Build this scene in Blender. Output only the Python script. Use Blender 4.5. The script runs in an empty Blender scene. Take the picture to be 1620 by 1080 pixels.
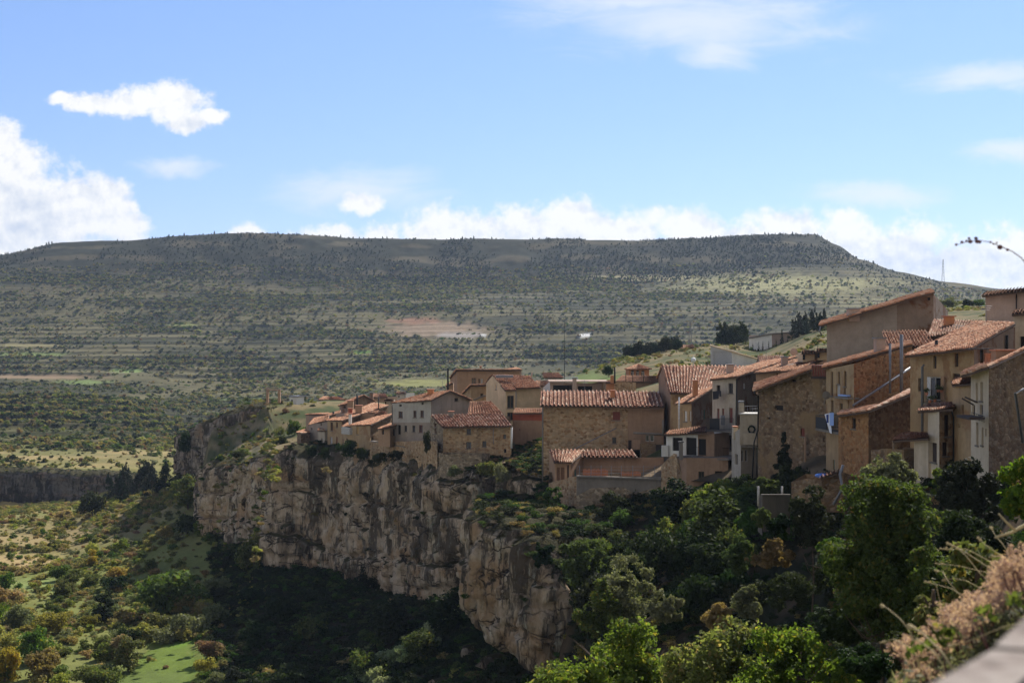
import bpy, math, random
import numpy as np
from mathutils import Vector
S = bpy.context.scene
COL = S.collection
R = math.radians
random.seed(7)
RS = np.random.RandomState(11)
F = 2400.0           # focal length of the photograph in its own pixels

def P(px, py, D):
    return np.array([(px-810)/F*D, D, (540-py)/F*D])
def XY(px, D):
    return np.array([(px-810)/F*D, D])

# ---------------------------------------------------------------- noise
def _h(ix, iy, iz):
    n = (ix.astype(np.int64)*374761393 + iy.astype(np.int64)*668265263 + iz.astype(np.int64)*2147483647*3) & 0xffffffff
    n = ((n ^ (n >> 13))*1274126177) & 0xffffffff
    n = ((n ^ (n >> 16))*2246822519) & 0xffffffff
    n = n ^ (n >> 15)
    return (n & 0xffffff)/float(0xffffff)
def vn(x, y, z=0.0):
    x, y, z = np.broadcast_arrays(np.asarray(x, float), np.asarray(y, float), np.asarray(z, float))
    ix, iy, iz = np.floor(x), np.floor(y), np.floor(z)
    fx, fy, fz = x-ix, y-iy, z-iz
    fx = fx*fx*fx*(fx*(fx*6-15)+10); fy = fy*fy*fy*(fy*(fy*6-15)+10); fz = fz*fz*fz*(fz*(fz*6-15)+10)
    r = 0
    for a in (0, 1):
        for b in (0, 1):
            for c in (0, 1):
                r = r + _h(ix+a, iy+b, iz+c)*(fx if a else 1-fx)*(fy if b else 1-fy)*(fz if c else 1-fz)
    return r*2-1
def fbm(x, y, z=0.0, o=4, g=.5):
    r = 0; a = 1; s = 0
    x, y, z = np.asarray(x, float), np.asarray(y, float), np.asarray(z, float)
    for k in range(o):
        r = r + a*vn(x*2**k+17.3*k, y*2**k-9.1*k, z*2**k+4.7*k); s += a; a *= g
    return r/s
def sstep(a, b, x):
    t = np.clip((x-a)/(b-a), 0, 1); return t*t*(3-2*t)

# ---------------------------------------------------------------- objects
def tag(o, label=None, cat=None, group=None, kind=None):
    if label: o['label'] = label
    if cat: o['category'] = cat
    if group: o['group'] = group
    if kind: o['kind'] = kind
    return o
def empty(name, loc, label, cat, group=None):
    o = bpy.data.objects.new(name, None); COL.objects.link(o)
    o.location = [float(v) for v in loc]; o.empty_display_size = .5
    return tag(o, label, cat, group)
def root_of(o):
    while o.parent: o = o.parent
    return o
def mesh_np(name, V, Q, mat=None, cols=None, smooth=False, tris=None):
    """V Nx3, Q list/array of quads (M x 4); cols per-vertex rgb -> attribute 'col'"""
    me = bpy.data.meshes.new(name)
    V = np.asarray(V, np.float32); Q = np.asarray(Q, np.int32)
    k = Q.shape[1]
    me.vertices.add(len(V)); me.vertices.foreach_set('co', V.ravel())
    me.loops.add(Q.size); me.loops.foreach_set('vertex_index', Q.ravel())
    me.polygons.add(len(Q)); me.polygons.foreach_set('loop_start', np.arange(len(Q), dtype=np.int32)*k)
    if smooth: me.polygons.foreach_set('use_smooth', np.ones(len(Q), bool))
    me.update(calc_edges=True)
    if cols is not None:
        a = me.color_attributes.new('col', 'FLOAT_COLOR', 'POINT')
        c = np.ones((len(V), 4), np.float32); c[:, :3] = cols
        a.data.foreach_set('color', c.ravel())
    if mat: me.materials.append(mat)
    return me
def link(name, me, parent=None, loc=None):
    o = bpy.data.objects.new(name, me); COL.objects.link(o)
    if parent: o.parent = parent
    if loc is not None: o.location = [float(v) for v in loc]
    return o

class MB:
    """collects polygons in world coordinates; build() links them as one mesh object"""
    def __init__(s): s.v = []; s.f = []
    def poly(s, pts):
        n = len(s.v); s.v += [tuple(float(c) for c in p) for p in pts]; s.f.append(tuple(range(n, n+len(pts)))); return s
    def hexa(s, b, t):
        n = len(s.v); s.v += [tuple(float(c) for c in p) for p in list(b)+list(t)]
        for f in ((3,2,1,0),(4,5,6,7),(0,1,5,4),(1,2,6,5),(2,3,7,6),(3,0,4,7)): s.f.append(tuple(n+i for i in f))
        return s
    def box(s, c, ux, uy, h):
        """c centre of the base, ux/uy half vectors in plan, h height"""
        c = np.asarray(c, float); ux = np.append(np.asarray(ux, float)[:2], 0); uy = np.append(np.asarray(uy, float)[:2], 0); z = np.array([0, 0, h])
        b = [c-ux-uy, c+ux-uy, c+ux+uy, c-ux+uy]
        return s.hexa(b, [p+z for p in b])
    def tube(s, pts, r, n=6, r2=None):
        pts = [np.asarray(p, float) for p in pts]; rings = []
        for i, p in enumerate(pts):
            d = (pts[min(i+1, len(pts)-1)]-pts[max(i-1, 0)]); d = d/(np.linalg.norm(d)+1e-9)
            a = np.cross(d, [0.3, .2, 1.0] if abs(d[2]) < .9 else [1, .1, 0]); a /= np.linalg.norm(a); b = np.cross(d, a)
            rr = r if r2 is None else r+(r2-r)*i/max(1, len(pts)-1)
            base = len(s.v)
            for k in range(n):
                an = 2*math.pi*k/n; q = p+rr*(math.cos(an)*a+math.sin(an)*b); s.v.append(tuple(q))
            rings.append(base)
        for i in range(len(rings)-1):
            for k in range(n):
                s.f.append((rings[i]+k, rings[i]+(k+1) % n, rings[i+1]+(k+1) % n, rings[i+1]+k))
        s.f.append(tuple(rings[0]+k for k in reversed(range(n)))); s.f.append(tuple(rings[-1]+k for k in range(n)))
        return s
    def ball(s, c, r, sq=(1, 1, 1), n=6, m=4):
        c = np.asarray(c, float); base = len(s.v)
        for j in range(1, m):
            t = math.pi*j/m
            for k in range(n):
                a = 2*math.pi*k/n
                s.v.append((c[0]+r*sq[0]*math.sin(t)*math.cos(a), c[1]+r*sq[1]*math.sin(t)*math.sin(a), c[2]+r*sq[2]*math.cos(t)))
        top = len(s.v); s.v.append((c[0], c[1], c[2]+r*sq[2])); bot = len(s.v); s.v.append((c[0], c[1], c[2]-r*sq[2]))
        for j in range(m-2):
            for k in range(n):
                s.f.append((base+j*n+k, base+(j+1)*n+k, base+(j+1)*n+(k+1) % n, base+j*n+(k+1) % n))
        for k in range(n):
            s.f.append((top, base+k, base+(k+1) % n)); s.f.append((bot, base+(m-2)*n+(k+1) % n, base+(m-2)*n+k))
        return s
    def build(s, name, mat, parent=None, smooth=False, label=None):
        me = bpy.data.meshes.new(name)
        off = np.array(root_of(parent).location) if parent else np.zeros(3)
        me.from_pydata([tuple(np.array(v)-off) for v in s.v], [], s.f); me.update()
        if smooth: me.polygons.foreach_set('use_smooth', np.ones(len(me.polygons), bool))
        me.materials.append(mat)
        o = link(name, me, parent)
        if label: o['label'] = label
        return o
    def thing(s, name, mat, label, cat, group=None, smooth=False):
        """a top-level thing that is one mesh, its origin at its base"""
        V = np.array(s.v); c = np.array([V[:, 0].mean(), V[:, 1].mean(), V[:, 2].min()])
        me = bpy.data.meshes.new(name); me.from_pydata([tuple(v) for v in V-c], [], s.f); me.update()
        if smooth: me.polygons.foreach_set('use_smooth', np.ones(len(me.polygons), bool))
        me.materials.append(mat)
        return tag(link(name, me, None, c), label, cat, group)

# ---------------------------------------------------------------- materials
class NT:
    def __init__(s, t): s.t = t; t.nodes.clear()
    def n(s, typ, ins=None, **props):
        nd = s.t.nodes.new(typ)
        for k, v in props.items(): setattr(nd, k, v)
        for k, v in (ins or {}).items():
            sk = nd.inputs[k]
            if isinstance(v, bpy.types.NodeSocket): s.t.links.new(v, sk)
            else: sk.default_value = v
        return nd
    def ramp(s, fac, stops, interp='LINEAR'):
        nd = s.n('ShaderNodeValToRGB', {'Fac': fac}); cr = nd.color_ramp; cr.interpolation = interp
        while len(cr.elements) > 1: cr.elements.remove(cr.elements[-1])
        for i, (p, c) in enumerate(stops):
            e = cr.elements[0] if i == 0 else cr.elements.new(p)
            e.position = p; e.color = (c, c, c, 1) if isinstance(c, (int, float)) else tuple(c)+(1,)
        return nd.outputs['Color']
    def mix(s, f, a, b, mode='MIX'):
        nd = s.n('ShaderNodeMix', data_type='RGBA', blend_type=mode)
        for sk, v in ((nd.inputs[0], f), (nd.inputs[6], a), (nd.inputs[7], b)):
            if isinstance(v, bpy.types.NodeSocket): s.t.links.new(v, sk)
            else: sk.default_value = v if isinstance(v, (int, float)) else tuple(v)+(1,)
        return nd.outputs[2]
    def math(s, op, a, b=0.0, c=None, clamp=False):
        nd = s.n('ShaderNodeMath', operation=op, use_clamp=clamp)
        for i, v in enumerate((a, b) if c is None else (a, b, c)):
            if isinstance(v, bpy.types.NodeSocket): s.t.links.new(v, nd.inputs[i])
            else: nd.inputs[i].default_value = v
        return nd.outputs[0]
    def vmath(s, op, a, b=None):
        nd = s.n('ShaderNodeVectorMath', operation=op)
        for i, v in enumerate((a, b)):
            if v is None: continue
            if isinstance(v, bpy.types.NodeSocket): s.t.links.new(v, nd.inputs[i])
            else: nd.inputs[i].default_value = v
        return nd
    def noise(s, vec, scale, detail=4, rough=.55, out='Fac', dist=0.0):
        return s.n('ShaderNodeTexNoise', {'Vector': vec, 'Scale': scale, 'Detail': detail, 'Roughness': rough, 'Distortion': dist}).outputs[out]
    def scl(s, vec, sc):
        return s.n('ShaderNodeMapping', {'Vector': vec, 'Scale': sc}).outputs[0]
    def finish(s, color, rough=.9, height=None, bstr=.5, bdist=.05, spec=.2, metal=0.0):
        ins = {'Base Color': color if isinstance(color, bpy.types.NodeSocket) else tuple(color)+(1,), 'Roughness': rough, 'Specular IOR Level': spec, 'Metallic': metal}
        b = s.n('ShaderNodeBsdfPrincipled', ins)
        if height is not None:
            bp = s.n('ShaderNodeBump', {'Height': height, 'Strength': bstr, 'Distance': bdist}); s.t.links.new(bp.outputs[0], b.inputs['Normal'])
        o = s.n('ShaderNodeOutputMaterial'); s.t.links.new(b.outputs[0], o.inputs['Surface']); return b
def newmat(name):
    m = bpy.data.materials.new(name); m.use_nodes = True; return m, NT(m.node_tree)
def obj_co(t): return t.n('ShaderNodeTexCoord').outputs['Object']
def pos_co(t): return t.n('ShaderNodeNewGeometry').outputs['Position']

def m_plain(name, c, rough=.7, var=.25, scale=6.0, metal=0.0, spec=.3):
    m, t = newmat(name); co = pos_co(t)
    n = t.noise(co, scale, 5, .65)
    col = t.mix(t.ramp(n, [(.3, 0), (.7, 1)]), tuple(v*(1-var) for v in c), tuple(min(1, v*(1+var)) for v in c))
    t.finish(col, rough, n, .25, .02, spec, metal); return m
def m_stone(name, cols, mortar, size=.35, bump=.8, patch=None):
    m, t = newmat(name); co = pos_co(t)
    w = t.vmath('ADD', co, t.vmath('SCALE', t.noise(co, 1.7, 3, .6, 'Color')).outputs[0])
    w.inputs[1].links[0].from_node.inputs['Scale'].default_value = .25
    sv = t.scl(w.outputs[0], (1/size, 1/size, 1.5/size))
    v = t.n('ShaderNodeTexVoronoi', {'Vector': sv, 'Scale': 1.0, 'Randomness': .9})
    e = t.n('ShaderNodeTexVoronoi', {'Vector': sv, 'Scale': 1.0, 'Randomness': .9}, feature='DISTANCE_TO_EDGE')
    sep = t.n('ShaderNodeSeparateColor', {'Color': v.outputs['Color']})
    k = len(cols)
    c = t.ramp(sep.outputs[0], [(i/(k-1), q) for i, q in enumerate(cols)])
    c = t.mix(.22, c, t.ramp(t.noise(co, .55, 6, .7), [(.3, cols[0]), (.5, cols[k//2]), (.72, cols[-1])]))
    mm = t.ramp(e.outputs['Distance'], [(.02, 1), (.12, 0)])
    mm = t.math('MULTIPLY', mm, .8)
    c = t.mix(mm, c, mortar)
    if patch:
        c = t.mix(t.ramp(t.noise(co, .3, 4, .6, dist=.6), [(.52, 0), (.6, 1)]), c, t.mix(t.noise(co, 2.2, 5, .7), tuple(x*.8 for x in patch), tuple(x*1.15 for x in patch)))
    st = t.noise(t.scl(co, (.9, .9, .14)), 1.0, 5, .7)                # rain stains running down
    c = t.mix(t.math('MULTIPLY', t.ramp(st, [(.5, 0), (.72, 1)]), .45), c, (.09, .075, .06))
    fine = t.noise(co, 14, 5, .7)
    c = t.mix(.3, c, t.mix(fine, (0.02, .02, .02), (.9, .85, .75)), 'OVERLAY')
    h = t.math('ADD', t.ramp(e.outputs['Distance'], [(0, 0), (.2, 1)]), t.math('MULTIPLY', fine, .5))
    t.finish(c, .95, h, bump, .06, .1); return m
def m_plaster(name, c, dark=None, bump=.35, brick=None):
    m, t = newmat(name); co = pos_co(t)
    dark = dark or tuple(v*.55 for v in c)
    n1 = t.noise(co, .45, 6, .68, dist=.4); n2 = t.noise(co, 3.0, 6, .7); n3 = t.noise(t.scl(co, (1.2, 1.2, .12)), 1.0, 5, .7)
    col = t.mix(t.ramp(n1, [(.35, 0), (.7, 1)]), tuple(v*.82 for v in c), tuple(min(.9, v*1.12) for v in c))
    col = t.mix(t.math('MULTIPLY', t.ramp(n3, [(.5, 0), (.75, 1)]), .6), col, dark)
    col = t.mix(t.math('MULTIPLY', t.ramp(n2, [(.45, 0), (.75, 1)]), .35), col, dark)
    if brick:
        b = t.mix(t.noise(co, 5, 4, .8), tuple(v*.6 for v in brick), tuple(v*1.3 for v in brick))
        col = t.mix(t.ramp(t.noise(co, .38, 5, .65, dist=.5), [(.53, 0), (.6, 1)]), col, b)
    t.finish(col, .92, t.math('ADD', n2, t.math('MULTIPLY', n1, 2)), bump, .04, .15); return m
def m_tile(name, cols, lich=(.46, .36, .28)):
    m, t = newmat(name); co = pos_co(t)
    a = t.n('ShaderNodeAttribute', attribute_name='col').outputs['Color']
    sep = t.n('ShaderNodeSeparateColor', {'Color': a})
    c = t.ramp(sep.outputs[0], [(i/(len(cols)-1), q) for i, q in enumerate(cols)])
    n = t.noise(co, 2.2, 6, .75); f = t.noise(co, 13, 4, .7)
    c = t.mix(t.ramp(n, [(.52, 0), (.75, .55)]), c, lich)
    c = t.mix(t.ramp(t.noise(co, 1.1, 5, .7), [(.5, 0), (.75, .75)]), c, (.075, .05, .04))
    c = t.mix(.35, c, t.mix(f, (.05, .05, .05), (.95, .95, .95)), 'OVERLAY')
    t.finish(c, .9, f, .4, .02, .15); return m
def m_rock(name, light, mid, dark, orange):
    m, t = newmat(name); co = pos_co(t)
    n = t.noise(t.scl(co, (1, 1, .55)), .22, 9, .72, dist=.5)
    c = t.ramp(n, [(.34, dark), (.44, mid), (.52, light), (.62, mid), (.7, light)])
    c = t.mix(t.ramp(t.noise(t.scl(co, (1, 1, 1.8)), .11, 6, .6, dist=.6), [(.5, 0), (.62, .75)]), c, orange)
    st = t.noise(t.scl(co, (1, 1, .16)), .5, 8, .75, dist=.4)                # black streaks of weathering
    st = t.math('ADD', st, t.math('MULTIPLY', t.math('SUBTRACT', t.noise(co, .09, 4, .6), .5), .7))
    c = t.mix(t.ramp(st, [(.5, 0), (.57, .85)]), c, tuple(v*.42 for v in dark))
    c = t.mix(t.ramp(t.noise(t.scl(co, (1, 1, .35)), .3, 8, .72, dist=.3), [(.56, 0), (.62, .75)]), c, (.05, .045, .03))
    pale = t.noise(t.scl(co, (1, 1, .25)), .7, 7, .72)
    c = t.mix(t.ramp(pale, [(.56, 0), (.7, .6)]), c, tuple(min(.8, v*1.45) for v in light))
    geo = t.n('ShaderNodeNewGeometry'); sz = t.n('ShaderNodeSeparateXYZ', {'Vector': geo.outputs['Normal']}).outputs[2]
    gn = t.math('ADD', sz, t.math('MULTIPLY', t.noise(co, .7, 4), .5))
    c = t.mix(t.ramp(gn, [(.85, 0), (1.05, 1)]), c, t.mix(t.noise(co, .8, 5), (.04, .048, .018), (.1, .08, .04)))
    # thin joints and bedding cracks
    wv_ = t.vmath('ADD', co, t.vmath('SCALE', t.noise(co, .5, 4, .6, 'Color')).outputs[0]); wv_.inputs[1].links[0].from_node.inputs['Scale'].default_value = 1.6
    ck = t.n('ShaderNodeTexVoronoi', {'Vector': t.scl(wv_.outputs[0], (.3, .3, .085)), 'Scale': 1.0}, feature='DISTANCE_TO_EDGE').outputs['Distance']
    ck2 = t.n('ShaderNodeTexVoronoi', {'Vector': t.scl(wv_.outputs[0], (.12, .12, .5)), 'Scale': 1.0}, feature='DISTANCE_TO_EDGE').outputs['Distance']
    cm = t.math('MAXIMUM', t.ramp(ck, [(.008, .75), (.03, 0)]), t.ramp(ck2, [(.012, 1), (.04, 0)]))
    cm = t.math('MULTIPLY', cm, t.ramp(t.noise(co, .25, 3), [(.45, 0), (.6, .8)]))
    c = t.mix(cm, c, (.03, .025, .02))
    f = t.noise(t.scl(co, (1, 1, .6)), 1.3, 8, .75); g = t.noise(co, 5, 6, .8); f = t.math('SUBTRACT', f, t.math('MULTIPLY', cm, .5))
    c = t.mix(.45, c, t.mix(f, (.04, .04, .04), (.96, .96, .96)), 'OVERLAY')
    t.finish(c, .95, t.math('ADD', f, t.math('MULTIPLY', g, .3)), 1.0, .9, .1); return m
def m_leaf(name, lo, hi, accent=None, trans=.45, vary=.25):
    m, t = newmat(name)
    a = t.n('ShaderNodeAttribute', attribute_name='col').outputs['Color']
    sep = t.n('ShaderNodeSeparateColor', {'Color': a})
    c = t.mix(sep.outputs[0], lo, hi)
    if accent: c = t.mix(t.ramp(sep.outputs[1], [(.86, 0), (.93, 1)]), c, accent)
    r = t.n('ShaderNodeObjectInfo').outputs['Random']
    hs = t.n('ShaderNodeHueSaturation', {'Hue': t.math('ADD', .5, t.math('MULTIPLY', t.math('SUBTRACT', r, .5), .1*vary*4)),
        'Saturation': t.math('ADD', .8, t.math('MULTIPLY', r, .3)), 'Value': t.math('ADD', 1-vary, t.math('MULTIPLY', t.math('FRACT', t.math('MULTIPLY', r, 7.31)), 2*vary)), 'Color': c})
    d = t.n('ShaderNodeBsdfPrincipled', {'Base Color': hs.outputs[0], 'Roughness': .75, 'Specular IOR Level': .1})
    tr = t.n('ShaderNodeBsdfTranslucent', {'Color': t.mix(1.0, hs.outputs[0], (1.25, 1.3, .7), 'MULTIPLY')})
    mx = t.n('ShaderNodeMixShader', {0: trans, 1: d.outputs[0], 2: tr.outputs[0]})
    o = t.n('ShaderNodeOutputMaterial'); t.t.links.new(mx.outputs[0], o.inputs['Surface']); return m
def m_ground(name, s1=.6, s2=6.0, bump=.6, bd=.3):
    m, t = newmat(name); co = pos_co(t)
    a = t.n('ShaderNodeAttribute', attribute_name='col').outputs['Color']
    n = t.noise(co, s1, 8, .75); f = t.noise(co, s2, 6, .75)
    c = t.mix(.6, a, t.mix(n, (.1, .1, .1), (.92, .9, .86)), 'OVERLAY')
    c = t.mix(.5, c, t.mix(f, (.1, .1, .1), (.9, .9, .9)), 'OVERLAY')
    t.finish(c, .97, t.math('ADD', n, t.math('MULTIPLY', f, .3)), bump, bd, .05); return m
M = {}
M['stone'] = m_stone('rubble stone', [(.12, .065, .035), (.36, .2, .1), (.27, .2, .13), (.5, .34, .2), (.38, .3, .2), (.6, .45, .3)], (.42, .3, .18), .42)
M['stone_red'] = m_stone('reddish rubble stone', [(.15, .065, .03), (.4, .18, .07), (.28, .16, .08), (.5, .3, .15), (.42, .2, .09)], (.34, .2, .1), .36)
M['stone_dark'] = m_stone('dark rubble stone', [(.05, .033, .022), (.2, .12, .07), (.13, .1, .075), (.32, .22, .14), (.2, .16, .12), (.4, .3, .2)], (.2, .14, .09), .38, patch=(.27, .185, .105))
M['stone_grey'] = m_stone('grey rubble stone', [(.1, .075, .05), (.3, .22, .14), (.2, .17, .13), (.42, .33, .23), (.5, .42, .31)], (.25, .2, .14), .4)
M['tan'] = m_plaster('tan plaster', (.38, .245, .155))
M['ochre'] = m_plaster('yellowish old plaster', (.42, .295, .165), (.19, .125, .075), brick=(.3, .18, .095))
M['brown'] = m_plaster('brown plaster', (.33, .215, .14))
M['greybrown'] = m_plaster('grey brown render', (.34, .28, .225), brick=None)
M['greybrick'] = m_plaster('grey render fallen off brick', (.26, .19, .14), brick=(.17, .085, .045))
M['cream'] = m_plaster('cream painted plaster', (.66, .5, .31), (.5, .36, .22), .15)
M['cream_pale'] = m_plaster('pale cream plaster', (.6, .5, .36), (.35, .27, .18), .2)
M['greywhite'] = m_plaster('grey white render', (.43, .40, .35), (.28, .24, .2))
M['dirtywhite'] = m_plaster('dirty white plaster', (.44, .38, .3), (.2, .155, .11))
M['white'] = m_plaster('white painted render', (.74, .72, .67), (.5, .46, .4), .15)
M['pink'] = m_plaster('pinkish render', (.47, .35, .28), (.3, .22, .17), .2)
M['orange'] = m_plaster('orange brick', (.5, .22, .1), (.34, .15, .08), .2)
M['redbrick'] = m_plaster('red brick', (.33, .09, .05), (.22, .06, .04), .3)
M['pen'] = m_plaster('dark weathered concrete', (.12, .105, .085), (.05, .045, .035), .5)
M['concrete'] = m_plaster('grey concrete', (.22, .195, .165), (.1, .085, .07), .5)
TC = [(.17, .08, .045), (.38, .165, .085), (.5, .235, .12), (.56, .31, .18), (.64, .44, .29)]
M['tile'] = m_tile('old clay tiles', TC)
M['tile_old'] = m_tile('lichen stained clay tiles', [(.16, .075, .045), (.38, .17, .1), (.46, .24, .15), (.6, .4, .27), (.72, .58, .44)], (.55, .44, .3))
M['under'] = m_plain('roof board', (.10, .065, .045), .9)
M['wood'] = m_plain('brown wood', (.16, .085, .05), .75)
M['wood_red'] = m_plain('red brown wood', (.18, .05, .035), .7)
M['wood_dark'] = m_plain('dark wood', (.05, .035, .028), .8)
M['frame_w'] = m_plain('white window frame', (.6, .58, .54), .6)
M['glass'] = m_plain('dark window glass', (.025, .027, .03), .12, .3, 2.0, 0, .6)
M['hole'] = m_plain('dark opening', (.018, .015, .013), .9)
M['pale'] = m_plain('pale grey board', (.42, .4, .37), .7)
M['teal'] = m_plain('teal paint', (.06, .22, .21), .6)
M['yellow'] = m_plain('ochre painted wood', (.42, .25, .08), .7)
M['iron'] = m_plain('black iron', (.02, .02, .02), .6, .2, 6, .2)
M['zinc'] = m_plain('galvanised metal', (.2, .205, .22), .55, .2, 4, .2)
M['pipe_w'] = m_plain('white pipe', (.7, .7, .68), .5)
M['clay'] = m_plain('terracotta', (.42, .17, .09), .8)
M['cloth_w'] = m_plain('white cloth', (.8, .8, .82), .9, .08)
M['cloth_b'] = m_plain('pale blue cloth', (.3, .42, .72), .9, .08)
M['cloth_n'] = m_plain('navy cloth', (.03, .05, .2), .9, .1)
M['cloth_k'] = m_plain('black cloth', (.02, .02, .025), .9, .1)
M['blue'] = m_plain('blue plastic', (.1, .22, .6), .4, .1)
M['bark'] = m_plain('bark', (.09, .065, .045), .95, .4, 9)
M['dry'] = m_plain('dry straw', (.5, .4, .2), .8, .25, 30)
M['twig'] = m_plain('reddish twig', (.12, .05, .045), .8, .3, 30)
# ---------------------------------------------------------------- camera, sun, sky
cam = bpy.data.cameras.new('camera'); co = bpy.data.objects.new('camera', cam); COL.objects.link(co)
co.location = (0, 0, 0); co.rotation_euler = (R(90), 0, 0)
cam.sensor_width = 36; cam.lens = 36*F/1620; cam.clip_start = .05; cam.clip_end = 30000
cam.dof.use_dof = True; cam.dof.focus_distance = 160; cam.dof.aperture_fstop = 4.5
S.camera = co
AZ, EL = R(30), R(40)
sd = Vector((math.sin(AZ)*math.cos(EL), math.cos(AZ)*math.cos(EL), math.sin(EL)))
sun = bpy.data.lights.new('sun', 'SUN'); so = bpy.data.objects.new('sun', sun); COL.objects.link(so)
sun.energy = 5.0; sun.angle = R(.55); sun.color = (1, .94, .86)
so.rotation_euler = sd.to_track_quat('Z', 'Y').to_euler(); so.location = (0, 0, 200)
W = bpy.data.worlds.new('World'); S.world = W; W.use_nodes = True
t = NT(W.node_tree)
sky = t.n('ShaderNodeTexSky', sky_type='NISHITA', sun_disc=False, sun_elevation=EL, sun_rotation=AZ, altitude=1300, air_density=1.0, dust_density=.15, ozone_density=2.2)
g = t.n('ShaderNodeTexCoord').outputs['Generated']
sep = t.n('ShaderNodeSeparateXYZ', {'Vector': g})
yy = t.math('MAXIMUM', sep.outputs[1], .02)
u = t.math('DIVIDE', sep.outputs[0], yy); v = t.math('DIVIDE', sep.outputs[2], yy)
p = t.n('ShaderNodeCombineXYZ', {'X': u, 'Y': v, 'Z': 0.0}).outputs[0]
front = t.math('GREATER_THAN', sep.outputs[1], .05)
def blobs(lst, pp):
    d = None
    for (px, py, rx, ry) in lst:
        q = t.vmath('MULTIPLY', t.vmath('SUBTRACT', pp, ((px-810)/F, (540-py)/F, 0)).outputs[0], (F/rx, F/ry, 0))
        l = t.vmath('LENGTH', q.outputs[0]).outputs['Value']
        k = t.math('SUBTRACT', 1.0, l)
        d = k if d is None else t.n('ShaderNodeMath', {0: d, 1: k, 2: .12}, operation='SMOOTH_MAX').outputs[0]
    return d
CUM = [(-60, 320, 165, 120), (15, 285, 80, 100), (60, 330, 110, 100), (110, 345, 100, 92), (160, 335, 78, 80), (5, 225, 48, 55), (195, 362, 55, 42), (50, 385, 180, 55),
       (140, 161, 66, 22), (205, 163, 93, 31), (275, 163, 79, 37), (300, 193, 55, 22), (335, 185, 35, 19), (105, 158, 46, 14),
       (390, 372, 42, 24), (520, 378, 90, 28), (605, 376, 46, 34), (578, 323, 42, 23),
       (690, 366, 75, 46), (760, 378, 110, 61), (835, 361, 95, 50), (915, 354, 95, 53), (980, 374, 110, 57), (1090, 368, 85, 52), (1170, 388, 110, 61),
       (1250, 368, 110, 57), (1330, 384, 110, 57), (1420, 396, 130, 66), (1520, 411, 95, 55), (1590, 404, 100, 65), (1690, 381, 110, 79), (1830, 346, 150, 111), (1250, 456, 560, 83), (655, 371, 22, 16)]
wv = t.vmath('ADD', p, t.vmath('SCALE', t.vmath('SUBTRACT', t.noise(p, 55, 5, .6, 'Color'), (.5, .5, .5)).outputs[0]).outputs[0])
wv.inputs[1].links[0].from_node.inputs['Scale'].default_value = .012
d0 = blobs(CUM, wv.outputs[0])
n1 = t.noise(p, 38, 9, .62); n2 = t.noise(t.vmath('ADD', p, (-.0032, -.006, 0)).outputs[0], 38, 9, .62)
n3 = t.noise(p, 120, 6, .6); dd = t.math('ADD', t.math('ADD', d0, t.math('MULTIPLY', t.math('SUBTRACT', n1, .5), 1.6)), t.math('MULTIPLY', t.math('SUBTRACT', n3, .5), .55))
al = t.n('ShaderNodeMapRange', {'Value': dd, 'From Min': .04, 'From Max': .55}, interpolation_type='SMOOTHSTEP').outputs[0]
# relief of the cloud: lit from above right, greyer where the body is thick and low
rel = t.math('MULTIPLY', t.math('SUBTRACT', n1, n2), 3.4)
GREY = blobs([(40, 345, 190, 62), (1000, 420, 160, 40), (830, 385, 110, 26), (1440, 420, 180, 45), (1560, 440, 90, 40), (300, 196, 80, 12)], wv.outputs[0])
gr = t.n('ShaderNodeMapRange', {'Value': t.math('ADD', GREY, t.math('MULTIPLY', t.math('SUBTRACT', n1, .5), 1.2)), 'From Min': -.2, 'From Max': .9, 'To Max': .55}).outputs[0]
lum = t.math('SUBTRACT', t.math('ADD', 1.0, rel), gr, clamp=True)
ccol = t.mix(lum, (.62, .69, .82), (1.0, .995, .985))
# thin high veils
sv = t.scl(p, (1, 3.2, 1))
w1 = t.noise(sv, 14, 8, .62, dist=.8)
VEIL = blobs([(1110, 30, 330, 70), (1130, 85, 90, 42), (1000, 0, 260, 40), (1560, 120, 170, 34), (560, 300, 170, 45), (1380, 310, 150, 26), (270, 265, 90, 22), (1600, 240, 90, 30)], wv.outputs[0])
va = t.n('ShaderNodeMapRange', {'Value': t.math('ADD', VEIL, t.math('MULTIPLY', t.math('SUBTRACT', w1, .5), 1.5)), 'From Min': -.05, 'From Max': 1.0, 'To Max': .72}, interpolation_type='SMOOTHSTEP').outputs[0]
SKYK = .1; BK = .45
skyt = t.vmath('MULTIPLY', sky.outputs[0], t.mix(t.n('ShaderNodeMapRange', {'Value': sep.outputs[2], 'From Min': .02, 'From Max': .22}).outputs[0], (.57, .6, .92), (.75, .78, .93))); skyc = t.vmath('SCALE', skyt.outputs[0]); skyc.inputs['Scale'].default_value = SKYK
CL = .68
cl1 = t.vmath('SCALE', ccol); cl1.inputs['Scale'].default_value = CL
c1 = t.mix(t.math('MULTIPLY', va, front), skyc.outputs[0], (.86*CL, .9*CL, 1.0*CL))
c2 = t.mix(t.math('MULTIPLY', al, front), c1, cl1.outputs[0])
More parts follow.
